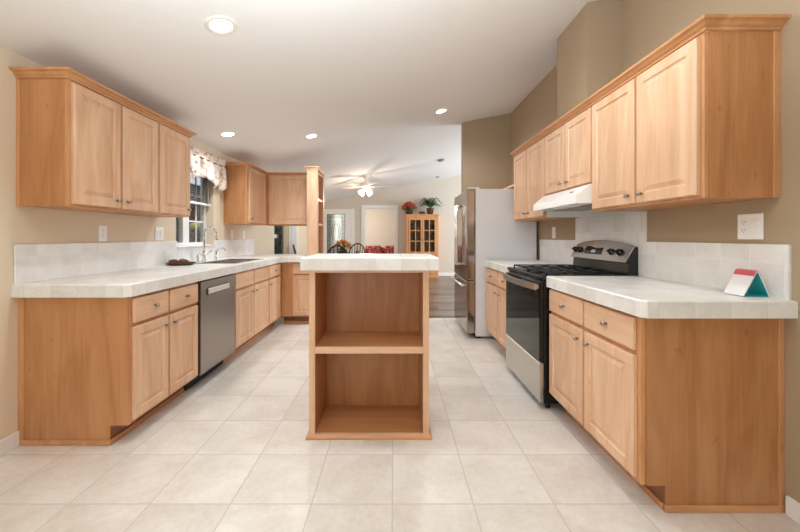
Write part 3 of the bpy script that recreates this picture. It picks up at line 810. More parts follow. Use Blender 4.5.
t = T('filter_tap', 'short chrome side tap with a bent spout beside the tall faucet', 'faucet', (fx + .01, 4.10, CT1))
part('base', lathe(bmesh.new(), [(0, 0), (0.024, 0), (0.022, 0.01), (0.015, 0.02), (0.015, 0.085), (0.02, 0.10), (0.0, 0.115)], (fx + .01, 4.10, CT1), (0, 0, 1), 14), 'chrome', t)
part('spout', tube(bmesh.new(), [(fx + .01, 4.10, CT1 + 0.10), (fx + .05, 4.10, CT1 + 0.13), (fx + .10, 4.10, CT1 + 0.135), (fx + .12, 4.10, CT1 + 0.11)], 0.010, 8), 'chrome', t)
t = T('soap_dispenser', 'small chrome soap dispenser left of the tall faucet', 'soap dispenser', (fx + .01, 3.72, CT1))
part('base', lathe(bmesh.new(), [(0, 0), (0.022, 0), (0.02, 0.01), (0.011, 0.018), (0.011, 0.07), (0, 0.075)], (fx + .01, 3.72, CT1), (0, 0, 1), 14), 'chrome', t)
part('nozzle', tube(bmesh.new(), [(fx + .01, 3.72, CT1 + 0.07), (fx + .012, 3.72, CT1 + 0.085), (fx + .075, 3.72, CT1 + 0.08)], 0.007, 8), 'chrome', t)

# dish of pinecones on the left worktop
t = T('shallow_dish', 'shallow dark twig dish on the left countertop near the window', 'dish', (-2.02, 3.40, CT1))
part('tray', lathe(bmesh.new(), [(0, 0.004), (0.09, 0.004), (0.115, 0.016), (0.12, 0.016), (0.095, 0.0), (0, 0.0)], (-2.02, 3.40, CT1), (0, 0, 1), 24), 'wicker', t)
bm = bmesh.new(); tube(bm, [(-2.02 + 0.118 * math.cos(a), 3.40 + 0.118 * math.sin(a), CT1 + 0.018 + 0.003 * math.sin(9 * a)) for a in [2 * PI * k / 36 for k in range(36)]], 0.006, 6, True); part('rim', bm, 'wicker', t)
def pinecone(x, y, ang, label):
    bm = bmesh.new(); c = Vector((x, y, CT1 + 0.032)); d = Vector((math.cos(ang), math.sin(ang), 0)); s_ = Vector((-d.y, d.x, 0))
    for i in range(7):
        tt = i / 6; rr = 0.027 * math.sin(PI * (0.18 + 0.72 * tt)); cc = c + d * (tt - .5) * 0.075
        for k in range(7):
            a = 2 * PI * k / 7 + i * .45; o_ = s_ * math.cos(a) + Vector((0, 0, 1)) * math.sin(a)
            blob(bm, cc + o_ * rr * .7, .011, .011, .008, 1)
    solo('pinecone', bm, 'pinecone', label, 'pinecone', (x, y, CT1 + 0.005), 'pinecones in the dish')
pinecone(-2.06, 3.36, 0.3, 'brown pinecone at the left back of the twig dish'); pinecone(-1.985, 3.39, 1.4, 'brown pinecone at the front of the twig dish'); pinecone(-2.04, 3.45, 2.4, 'brown pinecone at the right end of the twig dish')

# ------------------------------------------------------------------ window dressing
t = T('window_valance', 'cream floral valance with a pointed hem over the kitchen window', 'valance', (XL + 0.06, 3.92, 2.08))
bm = bmesh.new(); vy0, vy1, NV = 3.36, 4.44, 72
hem = [(0.0, 1.90), (0.10, 1.84), (0.22, 1.92), (0.38, 1.80), (0.47, 1.87), (0.54, 1.84), (0.62, 1.88), (0.78, 1.75), (0.86, 1.82), (0.95, 1.75), (1.0, 1.81)]
def hemz(s):
    for (a, za), (b_, zb) in zip(hem, hem[1:]):
        if a <= s <= b_: return za + (zb - za) * (s - a) / (b_ - a)
    return hem[-1][1]
rows = []
for i in range(NV + 1):
    s_ = i / NV; y = vy0 + (vy1 - vy0) * s_; hz = hemz(s_); colv = []
    for j in range(9):
        q = j / 8; z = 2.145 - 0.001 + (hz - 2.145) * q
        pinch = 0.35 if abs(z - 2.06) < 0.03 else 1.0
        x = XL + 0.055 + (0.022 * math.sin(s_ * 46) + 0.012 * math.sin(s_ * 19 + 1)) * pinch * (0.4 + 0.6 * q)
        colv.append(bm.verts.new((x, y, z)))
    rows.append(colv)
for A, B in zip(rows, rows[1:]):
    for k in range(8): bm.faces.new((A[k], B[k], B[k + 1], A[k + 1])).smooth = True
for f_ in (0, NV):
    pass
vo = part('cloth', bm, 'valance', t); md = vo.modifiers.new('thick', 'SOLIDIFY'); md.thickness = 0.003
bm = bmesh.new(); tube(bm, [(XL + 0.052, vy0 - 0.02, 2.06), (XL + 0.052, vy1 + 0.02, 2.06)], 0.008, 8)
for y in (vy0 + .0, vy1 + .01): tube(bm, [(XL + 0.001, y, 2.06), (XL + 0.052, y, 2.06)], 0.006, 6)
part('rod', bm, 'wicker', t)
t = T('window_blind', 'grey slatted blind half lowered behind the floral valance', 'blind', (XL - 0.05, 3.915, 1.56))
bm = bmesh.new(); z = 1.60
while z < 2.02:
    P = [(XL - 0.066, z + 0.006), (XL - 0.034, z - 0.006), (XL - 0.034, z - 0.004), (XL - 0.066, z + 0.008)]
    poly_prism(bm, P, 'Y', W1[0] + 0.01, W1[1] - 0.01); z += 0.024
part('slats', bm, 'blind', t)
part('head_rail', box(XL - 0.075, XL - 0.025, W1[0] + 0.005, W1[1] - 0.005, 2.02, 2.058), 'plate', t)
part('bottom_rail', box(XL - 0.07, XL - 0.03, W1[0] + 0.008, W1[1] - 0.008, 1.56, 1.585, 0.004), 'plate', t, 'white bottom rail')
part('wand', tube(bmesh.new(), [(XL - 0.022, 4.20, 2.03), (XL - 0.02, 4.20, 1.50)], 0.004, 6), 'plate', t)

# ------------------------------------------------------------------ outlets and switches
def wall_plate(name, label, cat, side, plane, u, v, wd, ht, kind, group='white wall plates'):
    m = face_map(side, plane)
    t = T(name, label, cat, m(u, v, 0), group)
    p = part('cover_plate', fbox(m, u - wd / 2, u + wd / 2, v - ht / 2, v + ht / 2, 0.0005, 0.007, 0.002), 'plate', t)
    for (du, k) in kind:
        if k == 'outlet':
            for dv in (-0.02, 0.02):
                f = part('receptacle', fbox(m, u + du - 0.0165, u + du + 0.0165, v + dv - 0.014, v + dv + 0.014, 0.007, 0.0085, 0.001), 'plate', p)
                bm = bmesh.new()
                for dx in (-0.006, 0.006): fbox(m, u + du + dx - 0.001, u + du + dx + 0.001, v + dv - 0.001, v + dv + 0.007, 0.0085, 0.0088, 0, bm)
                fbox(m, u + du - 0.002, u + du + 0.002, v + dv - 0.009, v + dv - 0.006, 0.0085, 0.0088, 0, bm)
                part('slot', bm, 'slot', p)
        else:
            part('rocker', fbox(m, u + du - 0.0165, u + du + 0.0165, v - 0.033, v + 0.033, 0.007, 0.011, 0.002), 'plate', p)
wall_plate('power_outlet', 'white outlet under the near left wall cabinets above the long countertop', 'outlet', '+X', XL, 2.65, 1.222, 0.075, 0.12, [(0, 'outlet')])
wall_plate('light_switch', 'white double switch on the left wall beside the window', 'switch', '+X', XL, 3.29, 1.225, 0.118, 0.12, [(-0.023, 'rocker'), (0.023, 'rocker')])
wall_plate('power_outlet', 'white outlet on the left wall under the corner cabinet, nearer the window', 'outlet', '+X', XL, 4.76, 1.222, 0.075, 0.12, [(0, 'outlet')])
wall_plate('light_switch', 'white switch on the left wall under the corner cabinet, deepest in the corner', 'switch', '+X', XL, 5.14, 1.222, 0.075, 0.12, [(0, 'rocker')])
wall_plate('power_outlet', 'white square outlet and switch plate on the taupe wall above the tent calendar', 'outlet', '-X', XR, 1.705, 1.247, 0.122, 0.122, [(0.027, 'outlet'), (-0.027, 'rocker')])
wall_plate('power_outlet', 'narrow white outlet on the taupe wall between the stove and refrigerator', 'outlet', '-X', XR, 3.80, 1.24, 0.075, 0.12, [(0, 'outlet')])

# ------------------------------------------------------------------ stove
sy0, sy1 = 2.470, 3.230
t = T('kitchen_stove', 'freestanding stainless and black stove between the right base cabinets', 'stove', (1.36, 2.85, 0))
part('body', box(1.036, 1.68, sy0, sy1, 0.045, 0.895, 0.003), 'black', t)
for (x, y) in ((1.08, sy0 + .05), (1.08, sy1 - .05), (1.62, sy0 + .05), (1.62, sy1 - .05)):
    part('foot', lathe(bmesh.new(), [(0, 0), (0.018, 0), (0.018, 0.02), (0.012, 0.045)], (x, y, 0), (0, 0, 1), 12), 'black', t)
part('storage_drawer', box(1.008, 1.036, sy0 + 0.004, sy1 - 0.004, 0.048, 0.322, 0.004), 'steel_y', t, 'brushed steel storage drawer')
od = part('oven_door', box(1.010, 1.036, sy0 + 0.003, sy1 - 0.003, 0.330, 0.880, 0.004), 'black', t)
part('window_glass', box(1.0075, 1.0098, sy0 + 0.012, sy1 - 0.012, 0.340, 0.868, 0.001), 'black_glass', od)
pts = [(0.985 - 0.030 * math.sin(PI * k / 12), sy0 + 0.02 + (sy1 - sy0 - 0.04) * k / 12, 0.850) for k in range(13)]
bm = bmesh.new(); n = len(pts); ring = []
for p in pts: ring.append([bm.verts.new((p[0] + a, p[1], p[2] + c)) for (a, c) in ((-0.007, -0.022), (0.007, -0.022), (0.007, 0.022), (-0.007, 0.022))])
for A, B in zip(ring, ring[1:]):
    for k in range(4): bm.faces.new((A[k], A[(k + 1) % 4], B[(k + 1) % 4], B[k]))
bm.faces.new(ring[0]); bm.faces.new(ring[-1][::-1]); bmesh.ops.recalc_face_normals(bm, faces=bm.faces)
for y in (sy0 + 0.035, sy1 - 0.035): bx(bm, 0.98, 1.0075, y - 0.012, y + 0.012, 0.836, 0.864)
part('handle', bm, 'steel_y', od, 'bowed steel oven handle')
part('cooktop', box(1.022, 1.685, sy0 - 0.002, sy1 + 0.002, 0.896, 0.926, 0.006), 'black', t)
def grate(y0, y1):
    bm = bmesh.new(); x0, x1 = 1.07, 1.56; z = 0.947
    for y in (y0, y1, (y0 + y1) / 2): tube(bm, [(x0, y, z), (x1, y, z)], 0.006, 6)
    for x in (x0, x1, (x0 + x1) / 2, x0 + .12, x1 - .12): tube(bm, [(x, y0, z), (x, y1, z)], 0.006, 6)
    for x in (x0, x1):
        for y in (y0, y1): tube(bm, [(x, y, z), (x, y, 0.926)], 0.006, 6)
    return bm
ym = (sy0 + sy1) / 2
for (a, c) in ((sy0 + 0.05, ym - 0.015), (ym + 0.015, sy1 - 0.05)): part('grate', grate(a, c), 'iron', t)
for (x, y) in ((1.19, sy0 + 0.20), (1.44, sy0 + 0.20), (1.19, sy1 - 0.20), (1.44, sy1 - 0.20)):
    part('burner', lathe(bmesh.new(), [(0.055, 0), (0.05, 0.006), (0.034, 0.008), (0.034, 0.014), (0, 0.016)], (x, y, 0.926), (0, 0, 1), 20), 'iron', t)
# back guard: black body with a bowed stainless control panel
NB_ = 16
def topz(y): return 1.128 + 0.040 * (1 - ((y - ym) / 0.38) ** 2)
def arch_loft(profile, ya, yb):
    bm = bmesh.new(); rr = []
    for i in range(NB_ + 1):
        y = ya + (yb - ya) * i / NB_; rr.append([bm.verts.new((p[0], y, p[1])) for p in profile(y)])
    for A, B in zip(rr, rr[1:]):
        for k in range(len(A)): bm.faces.new((A[k], A[(k + 1) % len(A)], B[(k + 1) % len(A)], B[k]))
    bm.faces.new(rr[0]); bm.faces.new(rr[-1][::-1]); bmesh.ops.recalc_face_normals(bm, faces=bm.faces); return bm
bgd = part('back_guard', arch_loft(lambda y: [(1.612, 0.926), (1.685, 0.926), (1.685, topz(y) - 0.002), (1.664, topz(y) - 0.002), (1.604, 1.030), (1.622, 1.012)], sy0, sy1), 'black', t)
cp = part('control_panel', arch_loft(lambda y: [(1.590, 1.020), (1.603, 1.022), (1.663, topz(y)), (1.655, topz(y) + 0.004)], sy0 + 0.002, sy1 - 0.002), 'steel_y', t, 'bowed brushed steel control panel')
slope = Vector((1.655 - 1.590, 0, 0.130)).normalized(); nrm = Vector((-slope.z, 0, slope.x))
pc = Vector((1.622, 0, 1.085))
for y in (3.185, 3.105, 2.665, 2.565):
    kb = part('knob', lathe(bmesh.new(), [(0.0, 0), (0.026, 0), (0.026, 0.006), (0.021, 0.012), (0.018, 0.026), (0.0, 0.028)], pc + Vector((0, y, 0)) + nrm * -0.001, nrm, 18), 'black', cp, 'black control knob')
    q = bmesh.new(); c = pc + Vector((0, y, 0)) + nrm * 0.027
    bx(q, -0.004, 0.004, -0.018, 0.018, 0, 0.008, 0.001)
    bmesh.ops.transform(q, matrix=Matrix.Translation(c) @ Vector((0, 0, 1)).rotation_difference(nrm).to_matrix().to_4x4() @ Matrix.Rotation(0.5, 4, 'Z'), verts=q.verts)
    part('grip', q, 'black', kb)
q = bmesh.new(); bx(q, -0.034, 0.034, -0.125, 0.125, 0, 0.003, 0.001)
bmesh.ops.transform(q, matrix=Matrix.Translation(pc + Vector((0, 2.905, 0.004)) + nrm * 0.0005) @ Vector((0, 0, 1)).rotation_difference(nrm).to_matrix().to_4x4(), verts=q.verts)
dp = part('display', q, 'black_glass', cp, 'black glass clock display')
q = bmesh.new()
MTX = Matrix.Translation(pc + Vector((0, 2.905, 0.004)) + nrm * 0.0037) @ Vector((0, 0, 1)).rotation_difference(nrm).to_matrix().to_4x4()
for k in range(3):
    bx(q, -0.018, -0.015, -0.03 + k * 0.02, -0.018 + k * 0.02, 0, 0.0006); bx(q, -0.002, 0.001, -0.03 + k * 0.02, -0.018 + k * 0.02, 0, 0.0006); bx(q, -0.018, 0.001, -0.020 + k * 0.02, -0.018 + k * 0.02, 0, 0.0006)
bmesh.ops.transform(q, matrix=MTX, verts=q.verts); part('digits', q, 'digit', dp)

# ------------------------------------------------------------------ range hood
t = T('range_hood', 'white under-cabinet range hood over the stove', 'range hood', (1.48, 2.85, 1.42))
hy0, hy1 = 2.466, 3.226
part('canopy', poly_prism(bmesh.new(), [(1.255, 1.430), (1.255, 1.485), (1.352, 1.5625), (1.687, 1.5625), (1.687, 1.430)], 'Y', hy0, hy1), 'white_app', t)
part('filter', box(1.40, 1.66, hy0 + 0.08, hy1 - 0.08, 1.422, 1.430), 'steel_dark', t)
part('lamp_lens', box(1.285, 1.37, 2.62, 2.90, 1.420, 1.430, 0.003), 'white_app', t)
m = lambda u, v, w_: tuple(Vector((1.255, u, 1.485)) + Vector((0.097, 0, 0.0775)).normalized() * v + Vector((-0.0775, 0, 0.097)).normalized() * w_)
bm = bmesh.new()
for (a, c, lo, hi) in ((2.60, 2.625, 0.055, 0.066), (2.63, 2.66, 0.060, 0.071)):
    A = [bm.verts.new(m(u, v, 0.0005)) for (u, v) in ((a, lo), (c, lo), (c, hi), (a, hi))]; B = [bm.verts.new(m(u, v, 0.0015)) for (u, v) in ((a, lo), (c, lo), (c, hi), (a, hi))]
    bm.faces.new(B)
    for i in range(4): bm.faces.new((A[i], A[(i + 1) % 4], B[(i + 1) % 4], B[i]))
part('badge', bm, 'slot', t, 'small dark maker badge')

# ------------------------------------------------------------------ refrigerator
ry0, ry1 = 4.185, 5.06
t = T('refrigerator', 'stainless french door refrigerator with a pale grey side', 'refrigerator', (1.28, 4.62, 0))
part('body', box(0.955, 1.668, ry0, ry1, 0.03, 1.755, 0.004), 'grey_side', t, 'pale grey painted side and top')
for (x, y) in ((1.0, ry0 + .06), (1.0, ry1 - .06), (1.6, ry0 + .06), (1.6, ry1 - .06)): part('foot', box(x - .025, x + .025, y - .025, y + .025, 0, 0.03), 'gasket', t)
part('grille', box(0.95, 0.956, ry0 + 0.01, ry1 - 0.01, 0.02, 0.06), 'gasket', t)
rm = (ry0 + ry1) / 2
def pull(y, z0, z1):
    bm = bmesh.new(); tube(bm, [(0.802, y, z0), (0.802, y, z1)], 0.014, 12)
    for z in (z0 + 0.015, z1 - 0.015): tube(bm, [(0.802, y, z), (0.853, y, z)], 0.013, 10)
    return bm
for (a, c, hy) in ((ry0 + 0.001, rm - 0.003, rm - 0.055), (rm + 0.003, ry1 - 0.001, rm + 0.055)):
    d = part('door', box(0.852, 0.948, a, c, 0.690, 1.748, 0.008, 2), 'fridge_steel', t)
    part('handle', pull(hy, 0.835, 1.60), 'bar_steel', d)
fd = part('freezer_drawer', box(0.852, 0.948, ry0 + 0.001, ry1 - 0.001, 0.065, 0.680, 0.008, 2), 'fridge_steel', t)
bm = bmesh.new(); tube(bm, [(0.802, ry0 + 0.04, 0.625), (0.802, ry1 - 0.04, 0.625)], 0.014, 12)
for y in (ry0 + 0.06, ry1 - 0.06): tube(bm, [(0.802, y, 0.625), (0.853, y, 0.625)], 0.013, 8)
part('handle', bm, 'bar_steel', fd)
for y in (ry0 + 0.03, ry1 - 0.03): part('hinge_cover', box(0.87, 1.0, y - 0.022, y + 0.022, 1.755, 1.775, 0.004), 'grey_side', t)

# ------------------------------------------------------------------ tent calendar on the right worktop
def P3(c, a): return Vector(c) + Vector(a)
t = T('tent_calendar', 'small tent-shaped desk calendar, pink and white with a teal inside', 'calendar', (1.625, 1.65, CT1))
A0 = Vector((1.625, 1.600, CT1 + 0.112)); dv = Vector((0.004, 0.10, 0))
L0 = Vector((1.564, 1.600, CT1 + 0.002)); R0 = Vector((1.672, 1.600, CT1 + 0.002))
def sheet(p, q, d, th, name, mat, bias=Vector((0, 0, 0))):
    bm = bmesh.new(); nn = (q - p).cross(d).normalized() * th
    v = [p + bias, q + bias, q + d + bias, p + d + bias]
    A = [bm.verts.new(x) for x in v]; B = [bm.verts.new(x + nn) for x in v]
    bm.faces.new(A); bm.faces.new(B[::-1])
    for i in range(4): bm.faces.new((A[i], A[(i + 1) % 4], B[(i + 1) % 4], B[i]))
    bmesh.ops.recalc_face_normals(bm, faces=bm.faces)
    return part(name, bm, mat, t)
R0 = Vector((1.676, 1.600, CT1 + 0.002))
ul = Vector((-0.0046, 0, 0.0026)); ur = Vector((0.0046, 0, 0.0022))
sheet(L0, A0, dv, -0.0015, 'stand_board', 'teal'); sheet(A0, R0, dv, -0.0015, 'stand_board', 'teal'); sheet(L0 + Vector((0.003, 0, 0)), R0 - Vector((0.003, 0, 0)), dv, 0.0015, 'base_board', 'teal')
sheet(L0 + ul * .1, A0 + ul * .1, dv, 0.003, 'page_block', 'paper'); sheet(L0 + (A0 - L0) * 0.80 + ul, A0 + ul, dv, 0.0015, 'cover', 'pink')
sheet(A0 + ur * .1, R0 + ur * .1, dv, 0.004, 'page_block', 'paper'); sheet(A0 + ur, A0 + (R0 - A0) * 0.25 + ur, dv, 0.0015, 'cover', 'pink')
bm = bmesh.new()
for k in range(9):
    c = A0 + dv * (0.06 + 0.11 * k) + Vector((0, 0, 0.001))
    tube(bm, [c + Vector((0.006 * math.cos(a), 0, 0.006 * math.sin(a))) for a in [2 * PI * i / 10 for i in range(10)]], 0.001, 5, True)
part('spiral', bm, 'pink', t)

# ------------------------------------------------------------------ ceiling fixtures
TH = math.atan(SL)
def downlight(x, y, label):
    t = T('recessed_light', label, 'ceiling light', (x, y, cz(x) - 0.001), 'recessed ceiling lights', local=True)
    t.rotation_euler = (0, -TH, 0)
    part('trim_ring', lathe(bmesh.new(), [(0.062, -0.0), (0.064, -0.006), (0.082, -0.008), (0.092, -0.003), (0.092, 0.0)], n=32), 'fan_white', t)
    part('lens', lathe(bmesh.new(), [(0, -0.003), (0.063, -0.003), (0.063, 0.0)], n=32), 'lamp', t)
    l = bpy.data.lights.new('downlight', 'SPOT'); l.energy = 53; l.color = (0.84, 0.93, 1.0); l.spot_size = 2.6; l.spot_blend = 0.9; l.shadow_soft_size = 0.06
    lo = bpy.data.objects.new('downlight', l); COL.objects.link(lo); lo.parent = t; lo.location = (0, 0, -0.02)
    return t
downlight(-1.036, 2.145, 'large round recessed light nearest the camera on the sloped ceiling')
downlight(-1.81, 3.90, 'round recessed light over the sink in front of the window')
downlight(-1.04, 4.51, 'round recessed light above the peninsula, left of the fan')
downlight(0.592, 2.145, 'round recessed light nearest the stove, high above the near right cabinets')
downlight(0.592, 4.51, 'round recessed light on the right toward the refrigerator')
t = T('smoke_detector', 'small grey smoke detector on the living room ceiling', 'smoke detector', (1.015, 7.73, cz(1.015) - 0.001), None, True); t.rotation_euler = (0, -TH, 0)
part('housing', lathe(bmesh.new(), [(0.075, 0), (0.075, -0.02), (0.055, -0.035), (0, -0.038)], n=24), 'blind', t)
part('test_button', lathe(bmesh.new(), [(0.015, -0.037), (0.013, -0.041), (0, -0.042)], n=12), 'slot', t)
t = T('ceiling_sensor', 'tiny sensor on the ceiling close to the far wall', 'sensor', (1.245, 10.2, cz(1.245) - 0.001), None, True); t.rotation_euler = (0, -TH, 0)
part('housing', lathe(bmesh.new(), [(0.045, 0), (0.045, -0.02), (0.03, -0.03), (0, -0.032)], n=16), 'blind', t)
part('lens', lathe(bmesh.new(), [(0.012, -0.031), (0.01, -0.036), (0, -0.038)], n=10), 'plate', t)

# ceiling fan
fxx, fyy = -0.63, 7.9; fz = cz(fxx)
t = T('ceiling_fan', 'white ceiling fan with lit glass shades over the dining table', 'ceiling fan', (fxx, fyy, fz), None, True)
part('canopy', lathe(bmesh.new(), [(0.07, 0.02), (0.075, -0.02), (0.05, -0.06), (0.015, -0.075)], n=20), 'fan_white', t)
part('downrod', tube(bmesh.new(), [(0, 0, -0.07), (0, 0, -0.16)], 0.013, 10), 'fan_white', t)
part('motor', lathe(bmesh.new(), [(0.0, -0.13), (0.06, -0.14), (0.115, -0.17), (0.12, -0.22), (0.10, -0.26), (0.06, -0.28), (0, -0.28)], n=24), 'fan_white', t)
for k in range(5):
    a = 0.12 + 2 * PI * k / 5
    bm = bmesh.new(); ring = []
    for s_ in [i / 8 for i in range(9)]:
        r = 0.18 + 0.48 * s_; hw = 0.055 + 0.018 * s_ if s_ < 0.95 else 0.05
        ring.append([bm.verts.new((r, y, -0.245 + y * 0.2 + dz)) for (y, dz) in ((-hw, 0), (hw, 0), (hw, 0.008), (-hw, 0.008))])
    for A, B in zip(ring, ring[1:]):
        for q in range(4): bm.faces.new((A[q], A[(q + 1) % 4], B[(q + 1) % 4], B[q]))
    bm.faces.new(ring[0]); bm.faces.new(ring[-1][::-1]); bmesh.ops.recalc_face_normals(bm, faces=bm.faces)
    bmesh.ops.rotate(bm, verts=bm.verts, cent=(0, 0, 0), matrix=Matrix.Rotation(a, 3, 'Z'))
    bl = part('blade', bm, 'fan_blade', t)
    bm = bmesh.new(); bx(bm, 0.09, 0.24, -0.02, 0.02, -0.254, -0.247); bmesh.ops.rotate(bm, verts=bm.verts, cent=(0, 0, 0), matrix=Matrix.Rotation(a, 3, 'Z')); part('blade_iron', bm, 'fan_white', bl)
lk = part('light_kit', lathe(bmesh.new(), [(0.05, -0.28), (0.06, -0.30), (0.045, -0.33), (0, -0.335)], n=18), 'fan_white', t)
for k in range(4):
    a = PI / 4 + k * PI / 2; d = Vector((math.cos(a) * 0.75, math.sin(a) * 0.75, -0.66)).normalized(); o_ = Vector((math.cos(a) * 0.05, math.sin(a) * 0.05, -0.315))
    part('glass_shade', lathe(bmesh.new(), [(0.012, 0), (0.025, 0.02), (0.045, 0.05), (0.062, 0.10), (0.066, 0.125), (0.0, 0.11)], o_, d, 16), 'shade', lk, 'lit frosted glass shade')
l = bpy.data.lights.new('fan_bulbs', 'POINT'); l.energy = 26; l.color = (1.0, 0.88, 0.74); l.shadow_soft_size = 0.12
lo = bpy.data.objects.new('fan_bulbs', l); COL.objects.link(lo); lo.parent = t; lo.location = (0, 0, -0.55)

# ------------------------------------------------------------------ dining area
def make_chair(loc, rz, label):
    t = T('windsor_chair', label, 'chair', loc, 'dark windsor chairs around the dining table', True)
    t.rotation_euler = (0, 0, rz)
    bm = bmesh.new(); N = 24
    top = [(0.225 * math.cos(2 * PI * k / N), 0.215 * math.sin(2 * PI * k / N)) for k in range(N)]
    poly_prism(bm, top, 'Z', 0.425, 0.455)
    es = [e for e in bm.edges if all(v.co.z > 0.45 for v in e.verts)]
    bmesh.ops.bevel(bm, geom=es, offset=0.012, segments=2, affect='EDGES'); part('seat', bm, 'walnut', t)
    for sx in (-1, 1):
        for sy_ in (-1, 1):
            part('leg', tube(bmesh.new(), [(sx * 0.13, sy_ * 0.12, 0.425), (sx * 0.165, sy_ * 0.16, 0.2), (sx * 0.20, sy_ * 0.20, 0.0)], [0.014, 0.020, 0.012], 10), 'walnut', t)
    bm = bmesh.new(); tube(bm, [(-0.165, -0.16, 0.20), (-0.165, 0.16, 0.20)], 0.009, 8); tube(bm, [(0.165, -0.16, 0.20), (0.165, 0.16, 0.20)], 0.009, 8); tube(bm, [(-0.165, 0, 0.20), (0.165, 0, 0.20)], 0.009, 8)
    part('stretcher', bm, 'walnut', t)
    def bow(s):   # s in -1..1
        a = PI / 2 * (1 - s); x = 0.225 * math.cos(a) * (1.0 if abs(s) < .999 else 1)
        h = 0.455 + 0.575 * math.sin(a) ** 0.55 if math.sin(a) > 0 else 0.455
        return (x, -0.15 - 0.14 * (h - 0.455) / 0.575, h)
    part('back_bow', tube(bmesh.new(), [bow(-1 + 2 * k / 32) for k in range(33)], 0.016, 8), 'walnut', t)
    for k in range(7):
        s_ = -0.62 + 1.24 * k / 6; e = bow(s_); part('spindle', tube(bmesh.new(), [(e[0] * 0.72, -0.16, 0.45), (e[0] * .9, (-.16 + e[1]) / 2, (0.45 + e[2]) / 2), e], [0.009, 0.013, 0.009], 7), 'walnut', t)
    e = bow(0)
    bm = bmesh.new(); poly_prism(bm, [(-0.03, 0.62), (-0.045, 0.74), (-0.03, 0.86), (0.03, 0.86), (0.045, 0.74), (0.03, 0.62)], 'Y', -0.004, 0.004)
    bmesh.ops.rotate(bm, verts=bm.verts, cent=(0, 0, 0.74), matrix=Matrix.Rotation(0.24, 3, 'X')); bmesh.ops.translate(bm, verts=bm.verts, vec=(0, -0.225, 0)); part('splat', bm, 'walnut', t)
    return t
ch = make_chair((-1.05, 6.92, 0), 0, 'dark bow-back chair in front of the table with its back to the island')
def put(o, loc, rz, label):
    c = copy_tree(o); c.location = loc; c.rotation_euler = (0, 0, rz); c['label'] = label; return c
put(ch, (-0.94, 8.30, 0), PI - 0.25, 'dark bow-back chair on the far side of the dining table')
put(ch, (-1.71, 7.15, 0), -PI / 2 + 0.3, 'dark bow-back chair left of the table, seen under the peninsula cabinet')
t = T('dining_table', 'round dark wood dining table behind the island', 'table', (-1.05, 7.62, 0))
part('tabletop', lathe(bmesh.new(), [(0, 0.722), (0.52, 0.722), (0.55, 0.735), (0.55, 0.748), (0.54, 0.755), (0, 0.755)], (-1.05, 7.62, 0), n=40), 'walnut', t)
part('pedestal', lathe(bmesh.new(), [(0, 0.06), (0.06, 0.06), (0.08, 0.18), (0.05, 0.30), (0.065, 0.5), (0.05, 0.62), (0.14, 0.722)], (-1.05, 7.62, 0), n=20), 'walnut', t)
for k in range(4):
    a = k * PI / 2 + PI / 4; part('leg', tube(bmesh.new(), [(-1.05 + .05 * math.cos(a), 7.62 + .05 * math.sin(a), 0.14), (-1.05 + .2 * math.cos(a), 7.62 + .2 * math.sin(a), 0.10), (-1.05 + .34 * math.cos(a), 7.62 + .34 * math.sin(a), 0.022)], [0.03, 0.028, 0.022], 8), 'walnut', t)

def arrangement(name, label, cat, loc, r, h, petal, pot_r, pot_h, nfl, group=None, leaves=60):
    t = T(name, label, cat, loc, group)
    x, y, z = loc
    part('basket', lathe(bmesh.new(), [(0, 0), (pot_r * .75, 0), (pot_r, pot_h), (pot_r * 1.06, pot_h * 1.05), (pot_r * .9, pot_h * 1.02), (pot_r * .8, pot_h * .8), (0, pot_h * .8)], loc, n=18), 'wicker', t)
    bm = bmesh.new()
    for k in range(leaves):
        a = random.uniform(0, 2 * PI); e = random.uniform(0.1, 1.2); d = Vector((math.cos(a) * math.cos(e), math.sin(a) * math.cos(e), math.sin(e)))
        p = Vector((x, y, z + pot_h)) + Vector((d.x * r * .6, d.y * r * .6, d.z * (h - pot_h) * .6)) * random.random()
        leaf(bm, p, d, r * .7, r * .22)
    part('foliage', bm, 'leaf', t)
    for k in range(nfl):
        a = 2 * PI * k * 0.382; q = (k + .5) / nfl; rr = r * math.sqrt(q)
        c = Vector((x + rr * math.cos(a), y + rr * math.sin(a), z + pot_h + (h - pot_h) * (1 - 0.75 * q) * 0.92))
        bm = bmesh.new()
        for ring in range(2):
            for p_ in range(7):
                b_ = 2 * PI * p_ / 7 + ring * .4; tilt = 0.3 + ring * .6
                leaf(bm, c, (math.cos(b_) * math.cos(tilt), math.sin(b_) * math.cos(tilt), math.sin(tilt)), r * .36, r * .26)
        blob(bm, c + Vector((0, 0, .006)), r * .09, r * .09, r * .07, 1)
        part('flower', bm, petal, t)
    return t
arrangement('flower_centerpiece', 'orange flower arrangement in a basket on the dining table', 'flowers', (-1.08, 7.55, 0.756), 0.19, 0.36, 'orange_petal', 0.10, 0.13, 20)

# hutch on the far wall
hx0, hx1, hyf, hyb = 0.37, 1.30, 10.50, YF - 0.015
HZ = 1.85
t = T('china_hutch', 'honey pine china hutch with glass doors against the far wall', 'hutch', ((hx0 + hx1) / 2, 10.7, 0))
bm = bmesh.new()
bx(bm, hx0, hx0 + 0.025, hyf + 0.02, hyb, 0.0, HZ - 0.05); bx(bm, hx1 - 0.025, hx1, hyf + 0.02, hyb, 0.0, HZ - 0.05); bx(bm, hx0 + 0.025, hx1 - 0.025, hyb - 0.015, hyb, 0, HZ - 0.05)
bx(bm, hx0 + 0.025, hx1 - 0.025, hyf + 0.02, hyb - 0.015, HZ - 0.075, HZ - 0.05); bx(bm, hx0 + 0.025, hx1 - 0.025, hyf + 0.02, hyb - 0.015, 0.62, 0.66); bx(bm, hx0 + 0.025, hx1 - 0.025, hyf + 0.02, hyb - 0.015, 0.06, 0.09)
part('carcass', bm, 'pine', t)
